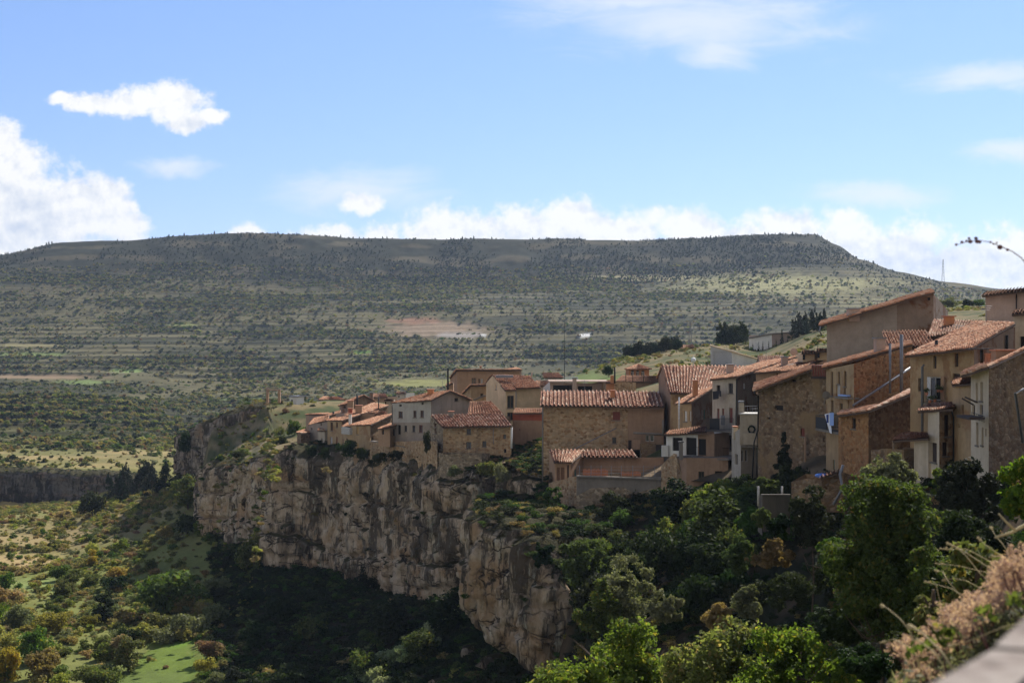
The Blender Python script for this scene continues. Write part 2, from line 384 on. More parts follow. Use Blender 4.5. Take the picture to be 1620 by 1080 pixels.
# unseen bright clouds added behind the viewer to fill the shaded fronts
bn = t.noise(t.scl(g, (1, 1, 2.2)), 2.3, 7, .6)
bm = t.n('ShaderNodeMapRange', {'Value': bn, 'From Min': .40, 'From Max': .5}, interpolation_type='SMOOTHSTEP').outputs[0]
bm = t.math('MULTIPLY', bm, t.n('ShaderNodeMapRange', {'Value': sep.outputs[1], 'From Min': .0, 'From Max': -.2}).outputs[0])
bm = t.math('MULTIPLY', bm, t.n('ShaderNodeMapRange', {'Value': sep.outputs[2], 'From Min': .85, 'From Max': .6}).outputs[0])
c2 = t.mix(bm, c2, (BK*1.0, BK*.95, BK*.88))
bg = t.n('ShaderNodeBackground', {'Color': c2, 'Strength': 1.0})
wo = t.n('ShaderNodeOutputWorld'); t.t.links.new(bg.outputs[0], wo.inputs['Surface'])
W.cycles.sampling_method = 'MANUAL'; W.cycles.sample_map_resolution = 512
S.view_settings.view_transform = 'Standard'; S.view_settings.look = 'None'; S.view_settings.exposure = 0.6; S.view_settings.gamma = 1
S.render.engine = 'CYCLES'
S.cycles.use_denoising = True
S.cycles.max_bounces = 6; S.cycles.diffuse_bounces = 3; S.cycles.transmission_bounces = 3; S.cycles.transparent_max_bounces = 4; S.cycles.volume_bounces = 0
S.cycles.use_adaptive_sampling = True; S.cycles.adaptive_threshold = .015

# ---------------------------------------------------------------- terrain tables: photo column -> (depth, height)
def Z(D, y): return (540-y)/F*D
def mk(col): return [(D, (z if abs(z) < 301 else Z(D, z-1000))) for D, z in col]   # 1000+y means "photo row y"
Y = lambda y: 1000+y
FAR = lambda a, b, c, d: [(1000, Y(a)), (1400, Y(b)), (1900, Y(c)), (2500, Y(d))]
def far(mid, base, crest, cd=1900):
    """hill profile behind: mid rows at 1300/1900/2600, scarp foot and crest rows"""
    return [(1150, Y(mid[0]+6)), (1330, Y(mid[1]+2)), (1540, Y(mid[2]+2)), (1700, Y(base+15)), (1760, Y(base)), (cd-12, Y(crest+3)), (cd, Y(crest)), (cd+250, Z(cd, crest)-6), (6500, Z(cd, crest)-120)]
ACOL = {
 -900: [(2, -4), (30, -16), (80, -32), (150, -43), (300, -46), (500, -54), (525, -45), (700, -43), (860, -31), (1000, -33)]+far((602, 565, 505), 450, 430),
 0:    [(2, -4), (30, -16), (80, -32), (150, -43), (200, -45), (300, -45.6), (420, -48), (480, -54), (514, -56), (528, -44.6), (600, Y(716)), (700, Y(690)), (760, Y(662)), (860, Y(627)), (980, Y(622))]+far((600, 562, 505), 440, 402),
 100:  [(2, -4), (30, -16), (80, -32), (150, -43), (200, -45), (300, -45.5), (400, -47), (480, -52), (514, -55), (528, -44.4), (600, Y(714)), (700, Y(690)), (760, Y(664)), (860, Y(624)), (980, Y(620))]+far((600, 560, 500), 440, 381),
 200:  [(2, -4), (30, -16), (80, -32), (150, -43), (200, -45), (250, -45), (300, -44), (360, -41.5), (420, -43), (480, -48), (514, -53), (528, -44.4), (600, Y(714)), (700, Y(692)), (760, Y(672)), (850, Y(636)), (960, Y(628))]+far((598, 555, 495), 435, 379),
 300:  [(2, -4), (30, -16), (80, -32), (150, -43), (200, -45), (250, -43.5), (295, -39), (340, -35), (420, -39), (500, -46), (600, Y(718)), (760, Y(695)), (860, Y(668)), (1000, Y(645))]+far((606, 555, 490), 438, 372),
 345:  [(2, -4), (30, -16), (80, -32), (150, -42), (200, -44), (250, -42.5), (285, -38.5), (340, -33), (420, -40), (600, -46), (860, Y(672)), (1000, Y(645))]+far((606, 555, 490), 440, 370),
 430:  [(2, -4), (30, -16), (80, -32), (150, -41), (190, -42.8), (220, -41), (255, -38.5), (300, -37), (420, -40), (600, -44), (860, Y(668)), (1000, Y(642))]+far((605, 552, 488), 442, 371),
 600:  [(2, -4), (30, -16), (80, -31), (150, -40), (185, -41.6), (210, -39.5), (235, -38), (300, -36), (420, -38), (600, -36), (800, Y(645)), (1000, Y(624))]+far((590, 548, 485), 444, 376),
 690:  [(2, -4), (30, -16), (80, -30), (140, -38), (175, -39), (195, -37.5), (215, -36.5), (300, -36), (420, -36), (600, -33), (800, Y(635)), (1000, Y(618))]+far((588, 545, 482), 446, 377),
 760:  [(2, -4), (30, -16), (80, -29), (140, -36), (170, -36.5), (190, -35), (215, -35), (300, -36), (420, -36), (600, -33), (800, Y(632)), (1000, Y(615))]+far((588, 545, 480), 446, 377),
 850:  [(2, -4), (30, -16), (80, -29), (130, -35), (150, -34), (170, -32), (215, -34), (420, -36), (600, -33), (800, Y(630)), (1000, Y(612))]+far((585, 540, 480), 444, 378),
 1000: [(2, -4), (30, -18), (80, -30), (150, -34), (420, -36), (600, -32), (800, Y(625)), (1000, Y(608))]+far((580, 535, 478), 440, 382),
 1200: [(2, -4), (30, -18), (80, -30), (150, -34), (420, -36), (600, -30), (800, Y(620)), (1000, Y(600))]+far((572, 530, 470), 425, 372),
 1290: [(2, -4), (30, -18), (80, -30), (150, -34), (420, -36), (600, -30), (800, Y(615)), (1000, Y(595))]+far((568, 525, 465), 418, 370),
 1325: [(2, -4), (30, -18), (80, -30), (150, -34), (420, -36), (600, -30), (800, Y(615)), (1000, Y(590))]+far((565, 525, 465), 420, 386),
 1360: [(2, -4), (30, -18), (80, -30), (150, -34), (420, -36), (600, -30), (800, Y(610)), (1000, Y(588))]+far((562, 522, 466), 428, 409),
 1420: [(2, -4), (30, -18), (80, -30), (150, -34), (420, -36), (600, -30), (800, Y(610)), (1000, Y(588))]+far((560, 520, 470), 440, 428),
 1500: [(2, -4), (30, -18), (80, -30), (150, -34), (420, -36), (600, -30), (800, Y(610)), (1000, Y(588))]+far((560, 520, 478), 455, 445),
 1620: [(2, -4), (30, -18), (80, -30), (150, -34), (420, -36), (600, -30), (800, Y(610)), (1000, Y(588))]+far((560, 525, 490), 472, 460),
 2600: [(2, -4), (30, -18), (80, -30), (150, -34), (420, -36), (600, -30), (800, Y(610)), (1000, Y(588))]+far((560, 530, 500), 485, 475),
}
BCOL = {  # village plateau and the hill behind it
 285:  [(258, -52), (300, -50), (560, -52)],
 340:  [(258, -46), (295, -27), (325, -25.5), (338, -26), (352, Y(668)), (366, Y(662)), (400, -40), (560, -50)],
 390:  [(258, -40), (284, -23), (300, -22.5), (335, -22), (352, Y(645)), (368, Y(641)), (420, -34), (560, -50)],
 425:  [(258, -21), (300, -20.5), (322, Y(690)), (344, Y(641)), (360, Y(634)), (420, -22), (560, -50)],
 520:  [(248, -20), (300, -19), (350, Y(638)), (380, Y(634)), (460, -25), (560, -50)],
 640:  [(222, -18), (260, -15), (300, -15), (380, Y(638)), (480, -25), (600, -50)],
 750:  [(204, -18.5), (230, -15), (280, -14), (400, Y(636)), (500, -25), (600, -50)],
 830:  [(196, -18.5), (215, -16), (240, -12), (300, -11), (400, Y(618)), (500, -22), (600, -50)],
 900:  [(178, -17), (188, -16), (230, -9), (300, Y(613)), (420, Y(598)), (520, -22), (600, -45)],
 940:  [(178, -17), (188, -16), (230, -9), (300, Y(611)), (420, Y(584)), (500, -12), (600, -45)],
 985:  [(172, -16.5), (188, -15), (230, -8), (300, Y(606)), (420, Y(566)), (450, -4.6), (600, -40)],
 1075: [(164, -15.2), (188, -12), (230, -6), (300, Y(592)), (420, Y(554)), (460, -2.4), (620, -40)],
 1140: [(155, -14.8), (180, -11), (230, -7), (300, Y(586)), (345, Y(582)), (420, Y(549)), (470, -.6), (640, -40)],
 1200: [(148, -14), (170, -10), (200, -6.5), (300, Y(577)), (345, Y(575)), (405, Y(560)), (420, Y(553)), (460, Y(536)), (640, -40)],
 1300: [(125, -11.5), (150, -8), (200, -3), (300, Y(545)), (420, Y(518)), (460, Y(512)), (640, -40)],
 1480: [(108, -9.3), (130, -5), (150, -3), (250, 1), (400, Y(486)), (460, Y(478)), (640, -40)],
 1560: [(100, -8.6), (130, -5), (150, -1), (250, 3), (400, Y(486)), (460, Y(478)), (640, -40)],
 1620: [(98, -8.2), (130, -3), (150, 0), (250, 4), (400, Y(478)), (460, Y(470)), (640, -40)],
 2400: [(90, -6), (130, -1), (250, 6), (420, 16), (640, -40)],
}
CCOL = {  # slope below the right hand houses, up to the viewer's parapet
 700:  [(1, -8), (10, -14), (40, -27), (80, -36), (120, -38), (150, -38), (160, -30), (176, -19), (200, -17)],
 845:  [(1, -6), (10, -9), (40, -22), (80, -36), (120, -38), (150, -38), (160, -30), (166, -22), (176, -19), (192, -17.6), (200, -17)],
 900:  [(1, -5), (10, -8), (40, -20), (80, -26), (120, -30), (135, -30.5), (146, -28.5), (153, -24), (163, -22), (170, -21), (175, -18), (188, -17.2), (200, -17)],
 940:  [(1, -4.5), (10, -7), (40, -19), (80, -23.5), (120, -26), (135, -25), (146, -23.5), (164, -21.2), (169, -18.5), (188, -16.5), (200, -16)],
 1000: [(1, -4), (4, -4.5), (10, -6), (60, -23), (90, -27), (110, -23.4), (128, -22), (150, -20.8), (163, -19.6), (168, -17), (176, -16.6), (190, -15.5)],
 1150: [(1, -3), (4, -3.4), (10, -5), (40, -19), (70, -26), (95, -24), (110, -20.6), (125, -17.7), (148, -14.6), (165, -13.5)],
 1250: [(1, -2.4), (4, -2.8), (8, -4), (30, -13), (60, -23), (85, -23), (98, -20), (108, -18), (122, -15.8), (138, -13.4), (155, -12)],
 1400: [(1, -2), (4, -2.2), (8, -3.6), (20, -8), (45, -16), (66, -17.5), (78, -15), (88, -13.2), (100, -11.2), (113, -9.9), (130, -8)],
 1550: [(1, -1.9), (3, -1.7), (5, -1.8), (8, -2.9), (20, -7.5), (45, -13), (64, -12.3), (76, -11.4), (88, -9.5), (100, -8.6), (120, -6)],
 1640: [(1, -1.8), (3, -1.5), (5, -1.5), (10, -2.4), (30, -5.5), (60, -7.6), (98, -8), (115, -5)],
 2400: [(1, -1.7), (5, -1.6), (10, -2), (30, -4), (60, -6), (100, -6), (120, -4)],
}
class Tab:
    def __init__(s, cols):
        s.px = np.array(sorted(cols)); s.t = []
        for k in s.px:
            c = mk(cols[k]); s.t.append((np.log([q[0] for q in c]), np.array([q[1] for q in c])))
    def __call__(s, px, D):
        px = np.asarray(px, float); D = np.asarray(D, float); px, D = np.broadcast_arrays(px, D)
        L = np.log(np.maximum(D, .5)); allz = np.stack([np.interp(L, a, b) for a, b in s.t])
        i = np.clip(np.searchsorted(s.px, px)-1, 0, len(s.px)-2)
        f = np.clip((px-s.px[i])/(s.px[i+1]-s.px[i]), 0, 1); f = f*f*(3-2*f)*.5+f*.5
        z0 = np.take_along_axis(allz, i[None], 0)[0]; z1 = np.take_along_axis(allz, (i+1)[None], 0)[0]
        return z0*(1-f)+z1*f
TA, TB, TC_ = Tab(ACOL), Tab(BCOL), Tab(CCOL)
def terr(x, D, z):
    q = z/4.2+D/60*(1-sstep(950, 1200, D))+.8*fbm(x/200, D/200, 5.1, 3); return q-np.floor(q)
def zA(px, D):
    px = np.asarray(px, float); D = np.asarray(D, float); x = (px-810)/F*D
    z = TA(px, D)
    farw = sstep(700, 1400, D)
    amp = .5*sstep(60, 200, D)+2.6*farw
    z = z+amp*fbm(x/(18+160*farw), D/(18+160*farw), 1.7, 4)
    # terraces and rock ledges on the hills
    step, fr = 4.2, terr(x, D, z)
    tw = sstep(560, 800, D)*(1-sstep(1730, 1800, D))
    z = z+tw*step*.8*(sstep(.66, .92, fr)-fr)*(.5+.5*sstep(-.3, .2, fbm(x/200, D/200, 2.2, 2)))
    sc = sstep(1740, 1790, D)*(1-sstep(1870, 1900, D))
    z = z+sc*5*fbm(x/32, D/45, 3.3, 4)
    z = z+sstep(1875, 1900, D)*(1-sstep(2000, 2200, D))*1.0*fbm(x/40, 0, 8, 3)
    return z
def zB(px, D):
    px = np.asarray(px, float); D = np.asarray(D, float); x = (px-810)/F*D
    return TB(px, D)+.5*fbm(x/9, D/9, 2.2, 4)*sstep(200, 330, D)+1.6*fbm(x/5, D/5, 7.7, 4)*(1-sstep(415, 450, px))*sstep(300, 330, D)
def zC(px, D):
    px = np.asarray(px, float); D = np.asarray(D, float); x = (px-810)/F*D
    return TC_(px, D)+sstep(2, 30, D)*(1.1*fbm(x/7, D/7, 4.2, 5)+.5*fbm(x/2, D/2, 9, 3))*(1-.75*sstep(120, 150, D))+.12*fbm(x*1.3, D*1.3, 3, 3)

def sheet(name, pxs, Ds, zf, colf, mat, label):
    PX, DD = np.meshgrid(pxs, Ds); z = zf(PX, DD); x = (PX-810)/F*DD
    V = np.stack([x, DD, z], -1).reshape(-1, 3)
    r, c = PX.shape; I = np.arange(r*c).reshape(r, c)
    Q = np.stack([I[:-1, :-1], I[:-1, 1:], I[1:, 1:], I[1:, :-1]], -1).reshape(-1, 4)
    cols = colf(PX, DD, z, x).reshape(-1, 3)
    o = link(name, mesh_np(name, V, Q, mat, cols, True)); tag(o, label, None, None, 'structure'); return o
def lerp3(a, b, f): return np.asarray(a)*(1-f[..., None])+np.asarray(b)*f[..., None]
def ell(px, py, cx, cy, rx, ry, k=.25):
    return 1-sstep(1-k, 1+k, np.hypot((px-cx)/rx, (py-cy)/ry)+.55*fbm(px/14.0, py/3.0, cx, 3))
BANDS = [(100, 443, 135, 8), (760, 448, 270, 11), (330, 480, 190, 8), (560, 470, 120, 6), (900, 520, 120, 5), (130, 642, 170, 13), (170, 702, 120, 7), (470, 528, 130, 6), (250, 520, 60, 7), (640, 488, 110, 6), (1080, 470, 120, 5)]
def colA(PX, D, z, x):
    py = 540-F*z/D
    n = fbm(x/30, D/30, 0, 5); n2 = fbm(x/140, D/140, 4, 4); nb = fbm(x/400, D/180, 9, 4)
    green, dry, brown = (.15, .165, .05), (.36, .29, .125), (.23, .17, .09)
    c = lerp3(green, dry, sstep(-.25, .35, n+.4*n2))
    c = lerp3(c, np.broadcast_to(brown, c.shape), .6*sstep(.0, .4, nb)*sstep(150, 300, D))
    sh = sstep(325, 370, PX)*(1-sstep(270, 330, D))*sstep(100, 140, D)  # cliff foot: deeper shade painted into the ground colour
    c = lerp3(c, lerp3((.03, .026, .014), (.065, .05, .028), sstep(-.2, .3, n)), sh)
    fd = sstep(520, 800, D)
    hill = lerp3((.05, .052, .028), (.125, .114, .058), sstep(-.25, .25, fbm(x/70, z/7, 3, 5)+.4*nb))
    c = lerp3(c, hill, fd)
    rt = sstep(850, 1400, PX)*sstep(1300, 1500, D)*(1-sstep(1740, 1800, D))
    c = lerp3(c, np.broadcast_to((.2, .185, .09), c.shape), .7*rt*sstep(-.3, .3, fbm(x/90, z/8, 6, 4)))
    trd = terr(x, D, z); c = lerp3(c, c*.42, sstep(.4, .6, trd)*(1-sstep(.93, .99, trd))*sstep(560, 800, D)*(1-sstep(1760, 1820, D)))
    for (cx, cy, rx, ry) in BANDS: c = lerp3(c, np.broadcast_to((.04, .042, .026), c.shape), .8*ell(PX, py, cx, cy, rx, ry, .3)*(D > 560))
    scr = sstep(1600, 1820, D+90*fbm(x/60, D/60, 6, 4))
    c = lerp3(c, lerp3((.03, .032, .019), (.085, .074, .043), sstep(-.05, .5, fbm(x/40, z/10, 2, 5)+.3*np.sin(z*.33+2.5*fbm(x/90, D/90, 5, 3)))), scr*(1-.75*sstep(1330, 1400, PX)))
    # dry field, meadow, bare earth works on the hill, small green terraces
    for (cx, cy, rx, ry, cc, k) in ((20, 888, 75, 11, (.33, .25, .12), .3), (270, 1052, 62, 34, (.12, .17, .035), .2), (225, 1075, 70, 14, (.11, .15, .04), .3), (70, 925, 50, 10, (.19, .24, .08), .4), (285, 1010, 30, 12, (.12, .2, .035), .3)):
        c = lerp3(c, np.broadcast_to(cc, c.shape), ell(PX, py, cx, cy, rx, ry, k)*(D < 420))
    for (cx, cy, rx, ry, cc, k) in ((690, 521, 75, 10, (.25, .19, .13), .45), (655, 508, 45, 4, (.26, .15, .095), .45), (730, 531, 35, 6, (.3, .27, .24), .3), (712, 526, 11, 1.6, (.5, .5, .49), .3), (765, 530, 4, 2.0, (.5, .5, .48), .3),
            (575, 557, 16, 2.5, (.13, .22, .05), .3), (670, 606, 70, 6, (.2, .2, .07), .4), (290, 515, 22, 2.5, (.2, .22, .08), .4), (45, 546, 50, 2.5, (.2, .18, .09), .4), (60, 596, 90, 3, (.22, .16, .1), .4), (40, 560, 60, 3, (.16, .2, .07), .4), (130, 604, 40, 3, (.15, .2, .07), .4),
            (200, 586, 25, 3, (.2, .27, .1), .4), (395, 632, 45, 3, (.11, .15, .05), .4), (330, 640, 30, 3, (.12, .16, .06), .4), (1000, 440, 130, 4, (.3, .27, .15), .5), (1230, 450, 150, 14, (.26, .25, .12), .6), (925, 530, 8, 1.5, (.7, .7, .68), .3)):
        c = lerp3(c, np.broadcast_to(cc, c.shape), ell(PX, py, cx, cy, rx, ry, k)*(D > 560))
    return c
def colB(PX, D, z, x):
    n = fbm(x/8, D/8, 0, 5)
    c = lerp3((.06, .075, .028), (.175, .14, .072), sstep(-.2, .3, n+.35*fbm(x/40, D/40, 3, 3)+.15*sstep(880, 1100, PX)))
    py = 540-F*z/D
    c = lerp3(c, lerp3((.06, .07, .03), (.22, .18, .11), sstep(-.2, .3, fbm(x/4, z/1.5, 3, 5))), (1-sstep(425, 455, PX))*sstep(644, 655, py))
    c = lerp3(c, np.broadcast_to((.12, .16, .05), c.shape), ell(PX, py, 935, 602, 50, 14, .3)*(D > 300))
    c = lerp3(c, lerp3((.07, .055, .035), (.2, .15, .095), sstep(-.3, .3, n)), (1-sstep(6, 22, D-dfront(PX)))*sstep(430, 520, PX))
    return c
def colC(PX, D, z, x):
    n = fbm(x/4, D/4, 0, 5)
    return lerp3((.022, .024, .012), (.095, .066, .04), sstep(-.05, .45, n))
pxA = np.concatenate([np.arange(-900, -60, 30), np.arange(-60, 1690, 3.0), np.arange(1700, 2600, 30)])
DA = np.concatenate([np.exp(np.linspace(np.log(2), np.log(150), 40))[:-1], np.exp(np.linspace(np.log(150), np.log(480), 120))[:-1], np.arange(480, 560, 2.5), np.exp(np.linspace(np.log(560), np.log(1750), 360))[:-1], np.linspace(1750, 1930, 70)[:-1], np.exp(np.linspace(np.log(1930), np.log(6500), 18))])
M['ground'] = m_ground('hill ground', .35, 2.5)
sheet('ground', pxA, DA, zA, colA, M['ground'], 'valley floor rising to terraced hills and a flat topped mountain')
pxB = np.arange(285, 2400, 5.0); DB0 = np.linspace(0, 1, 110)
def dfront(px): return np.interp(px, [285, 340, 390, 425, 437, 470, 520, 555, 590, 640, 690, 760, 800, 850, 880, 925, 985, 1075, 1140, 1200, 1300, 1480, 1560, 1620, 2400], [335, 304, 291, 281, 263, 260, 256, 249, 242, 231, 218, 212, 211, 196, 179, 177, 171, 164, 155, 148, 125, 108, 100, 97, 90])
def sheetB():
    PX, TT = np.meshgrid(pxB, DB0); D = dfront(PX)*(1-TT**1.5)+640*TT**1.5
    z = zB(PX, D); x = (PX-810)/F*D
    V = np.stack([x, D, z], -1).reshape(-1, 3); r, c = PX.shape; I = np.arange(r*c).reshape(r, c)
    Q = np.stack([I[:-1, :-1], I[:-1, 1:], I[1:, 1:], I[1:, :-1]], -1).reshape(-1, 4)
    o = link('village_ground', mesh_np('village_ground', V, Q, M['ground'], colB(PX, D, z, x).reshape(-1, 3), True)); tag(o, 'grassy rock plateau and hill carrying the village', None, None, 'structure')
sheetB()
pxC = np.concatenate([np.arange(862, 1700, 4.0), np.arange(1700, 2400, 25.0)])
DC = np.exp(np.linspace(np.log(1.2), np.log(200), 190))
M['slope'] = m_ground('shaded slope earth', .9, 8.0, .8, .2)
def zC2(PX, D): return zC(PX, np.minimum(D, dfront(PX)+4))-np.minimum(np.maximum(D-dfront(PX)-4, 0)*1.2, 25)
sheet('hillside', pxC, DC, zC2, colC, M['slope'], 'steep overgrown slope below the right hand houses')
# ---------------------------------------------------------------- cliffs
RIMPTS = []
def cliff(name, label, pts, mat, seed, ledges, amp=1.0, rim=5.0, step=.45, under=0.0, rough=1.0, rimz=0.0):
    """pts: (photo column, depth, top row, bottom row) from left to right; a displaced rock wall with a rim going back"""
    pl = np.array([XY(a, b) for a, b, _, _ in pts]); zt = np.array([Z(b, c) for _, b, c, _ in pts]); zb = np.array([Z(b, d) for _, b, _, d in pts])
    seg = np.r_[0, np.cumsum(np.linalg.norm(np.diff(pl, axis=0), axis=1))]
    s = np.arange(0, seg[-1], step)
    X = np.interp(s, seg, pl[:, 0]); Yy = np.interp(s, seg, pl[:, 1]); T = np.interp(s, seg, zt); Bm = np.interp(s, seg, zb)
    k = 9; ker = np.ones(k)/k
    sm = lambda a: np.convolve(np.pad(a, k//2, 'edge'), ker, 'valid')
    X, Yy, T, Bm = sm(X), sm(Yy), sm(T), sm(Bm)
    tx, ty = np.gradient(X), np.gradient(Yy); ln = np.hypot(tx, ty)+1e-9; nx, ny = ty/ln, -tx/ln
    k2 = 15; ker2 = np.ones(k2)/k2; sm2 = lambda a: np.convolve(np.pad(a, k2//2, 'edge'), ker2, 'valid'); nx, ny = sm2(nx), sm2(ny)
    T = T+.9*amp*fbm(s/5, seed, 3, 4); Bm = Bm-1.5*np.abs(fbm(s/4, seed, 7, 3))
    H = (T-Bm).max(); nr = int(H/step)+1
    f = np.linspace(0, 1, nr)[:, None]                      # 0 bottom, 1 top
    Zz = Bm+(T-Bm)*f; ss = np.broadcast_to(s, Zz.shape)
    zn = Zz+1.2*fbm(ss/14, seed, 1, 3)+.05*ss               # wandering strata
    d = 2.0*amp*fbm(ss/7, zn/22, seed, 4)                   # buttresses
    d += .7*amp*(1-np.abs(fbm(ss/3.2, zn/7, seed+5, 4))*2)-.35*amp
    d += .55*rough*fbm(ss/1.6, zn/2.6, seed+9, 4)
    # vertical joints: cells along s with their own offset, and a crack between
    w = ss/4.6+.6*fbm(zn/5, ss/9, seed+2, 3)+.9*fbm(ss/11, 0, seed+3, 2); ci = np.floor(w); fr = w-ci
    row = np.floor(zn/5.0+.8*vn(ci, seed))
    d += 1.1*amp*(_h(ci.astype(int), row.astype(int), np.full_like(ci, int(seed*7)).astype(int))-.5)
    d -= 1.7*amp*np.exp(-(np.minimum(fr, 1-fr)/.06)**2)*(.3+.7*vn(ci, row, seed)**2*2).clip(0, 1)
    rowf = zn/5.0+.8*vn(ci, seed); rf = rowf-np.floor(rowf); d -= .7*amp*np.exp(-(np.minimum(rf, 1-rf)/.045)**2)*(vn(ci, row, seed+4) > -.2)
    for (lf, dep, off) in ledges:                           # bedding planes: groove and a step
        y0 = lf+.03*fbm(s/11, seed, 5, 3); q = (f-y0)
        d -= dep*np.exp(-(q/.014)**2)*(.5+.8*fbm(s/6, seed, 11, 2).clip(-.6, 1))
        d += off*(1-sstep(-.02, .012, q))*(1+.6*fbm(s/9, seed, 13, 3))
    if under: d -= under*np.exp(-f/.06)
    dq = d+.5*vn(ss/1.1, zn/1.6, seed+30); d = .35*d+.65*(np.round(dq*1.5)/1.5)+.12*vn(ss/.5, zn/.5, seed+31)
    d = np.minimum(d, 2.4*amp)
    d -= 1.6*amp*sstep(.86, 1.0, f)**2                      # rounded lip
    Vx, Vy, Vz = X+nx*d, Yy+ny*d, Zz+.25*fbm(ss/2, zn/2, seed+20, 2)
    rows = [np.stack([Vx, Vy, Vz], -1)]
    top = rows[0][-1]
    for j in range(1, 9):                                   # rim going back over the plateau
        b = rim*j/8
        rows.append(np.stack([top[:, 0]-nx*b, top[:, 1]-ny*b, top[:, 2]+.25*np.minimum(j, 3)+rimz*b+.9*fbm(s/2.2, b/2, seed, 4)], -1)[None])
    V = np.concatenate(rows, 0); r, c = V.shape[:2]; I = np.arange(r*c).reshape(r, c)
    Q = np.stack([I[:-1, :-1], I[:-1, 1:], I[1:, 1:], I[1:, :-1]], -1).reshape(-1, 4)
    fn = np.cross(V[1:, :-1]-V[:-1, :-1], V[:-1, 1:]-V[:-1, :-1]); fn /= np.linalg.norm(fn, axis=2)[..., None]+1e-9
    RIMPTS.append((V[:-1, :-1].reshape(-1, 3), np.abs(fn[..., 2]).reshape(-1), np.repeat(np.arange(r-1) >= nr-1, c-1)))
    o = link(name, mesh_np(name, V.reshape(-1, 3), Q, mat, None, False)); return tag(o, label, None, None, 'structure')
M['rock'] = m_rock('cliff limestone', (.72, .59, .44), (.46, .355, .25), (.17, .14, .105), (.52, .33, .18))
M['rock2'] = m_rock('grey limestone', (.42, .36, .29), (.29, .25, .2), (.15, .13, .11), (.33, .22, .14))
cliff('cliff', 'tall streaked limestone cliff under the village', [(424, 275, 722, 900), (426, 258, 718, 905), (480, 256, 716, 918), (520, 252, 714, 945), (555, 245, 716, 962), (590, 238, 722, 968), (640, 226, 728, 968), (690, 213, 742, 972), (735, 207, 748, 960), (757, 206, 752, 930), (790, 208, 752, 930), (840, 202, 752, 930), (885, 189, 764, 930)], M['rock'], 3.3,
      [(.70, 1.3, .5), (.36, 1.8, .9), (.2, 1.0, -.4)], 1.0, 6, .4, under=1.2)
cliff('cliff', 'lower reddish cliff left of the village cliff', [(335, 345, 742, 830), (321, 318, 742, 840), (323, 300, 738, 850), (350, 292, 734, 852), (380, 284, 728, 858), (440, 274, 724, 880), (485, 276, 726, 880)], M['rock'], 8.1,
      [(.62, 1.0, .4), (.3, 1.4, .8)], .85, 9, .45, under=.8)
cliff('rock_outcrop', 'rounded grey rock hump with a grassy top left of the village', [(300, 420, 700, 740), (286, 385, 688, 742), (290, 368, 683, 745), (318, 358, 668, 748), (350, 350, 652, 748), (385, 346, 641, 745), (430, 342, 642, 735), (470, 346, 650, 720), (505, 356, 672, 720)], M['rock2'], 14.7,
      [(.5, .8, .8)], 1.0, 12, .5, rimz=.02)
cliff('cliff', 'pale rock promontory hanging below the terrace wall', [(775, 192, 790, 900), (752, 178, 800, 940), (744, 168, 812, 972), (760, 160, 808, 1000), (790, 155, 826, 1015), (825, 151, 852, 1045), (850, 148, 880, 1068), (885, 147, 915, 1060), (930, 148, 955, 1050), (985, 152, 975, 1040)], M['rock'], 21.2,
      [(.58, .8, .5)], 1.0, 12, .35, under=1.5, rough=1.35, rimz=-.12)
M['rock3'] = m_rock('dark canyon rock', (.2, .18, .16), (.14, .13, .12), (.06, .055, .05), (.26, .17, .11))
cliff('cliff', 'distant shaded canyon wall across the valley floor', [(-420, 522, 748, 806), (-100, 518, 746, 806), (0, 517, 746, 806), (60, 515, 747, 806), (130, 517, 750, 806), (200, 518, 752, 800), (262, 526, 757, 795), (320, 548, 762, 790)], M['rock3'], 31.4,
      [(.45, .8, .8)], .8, 8, .6)

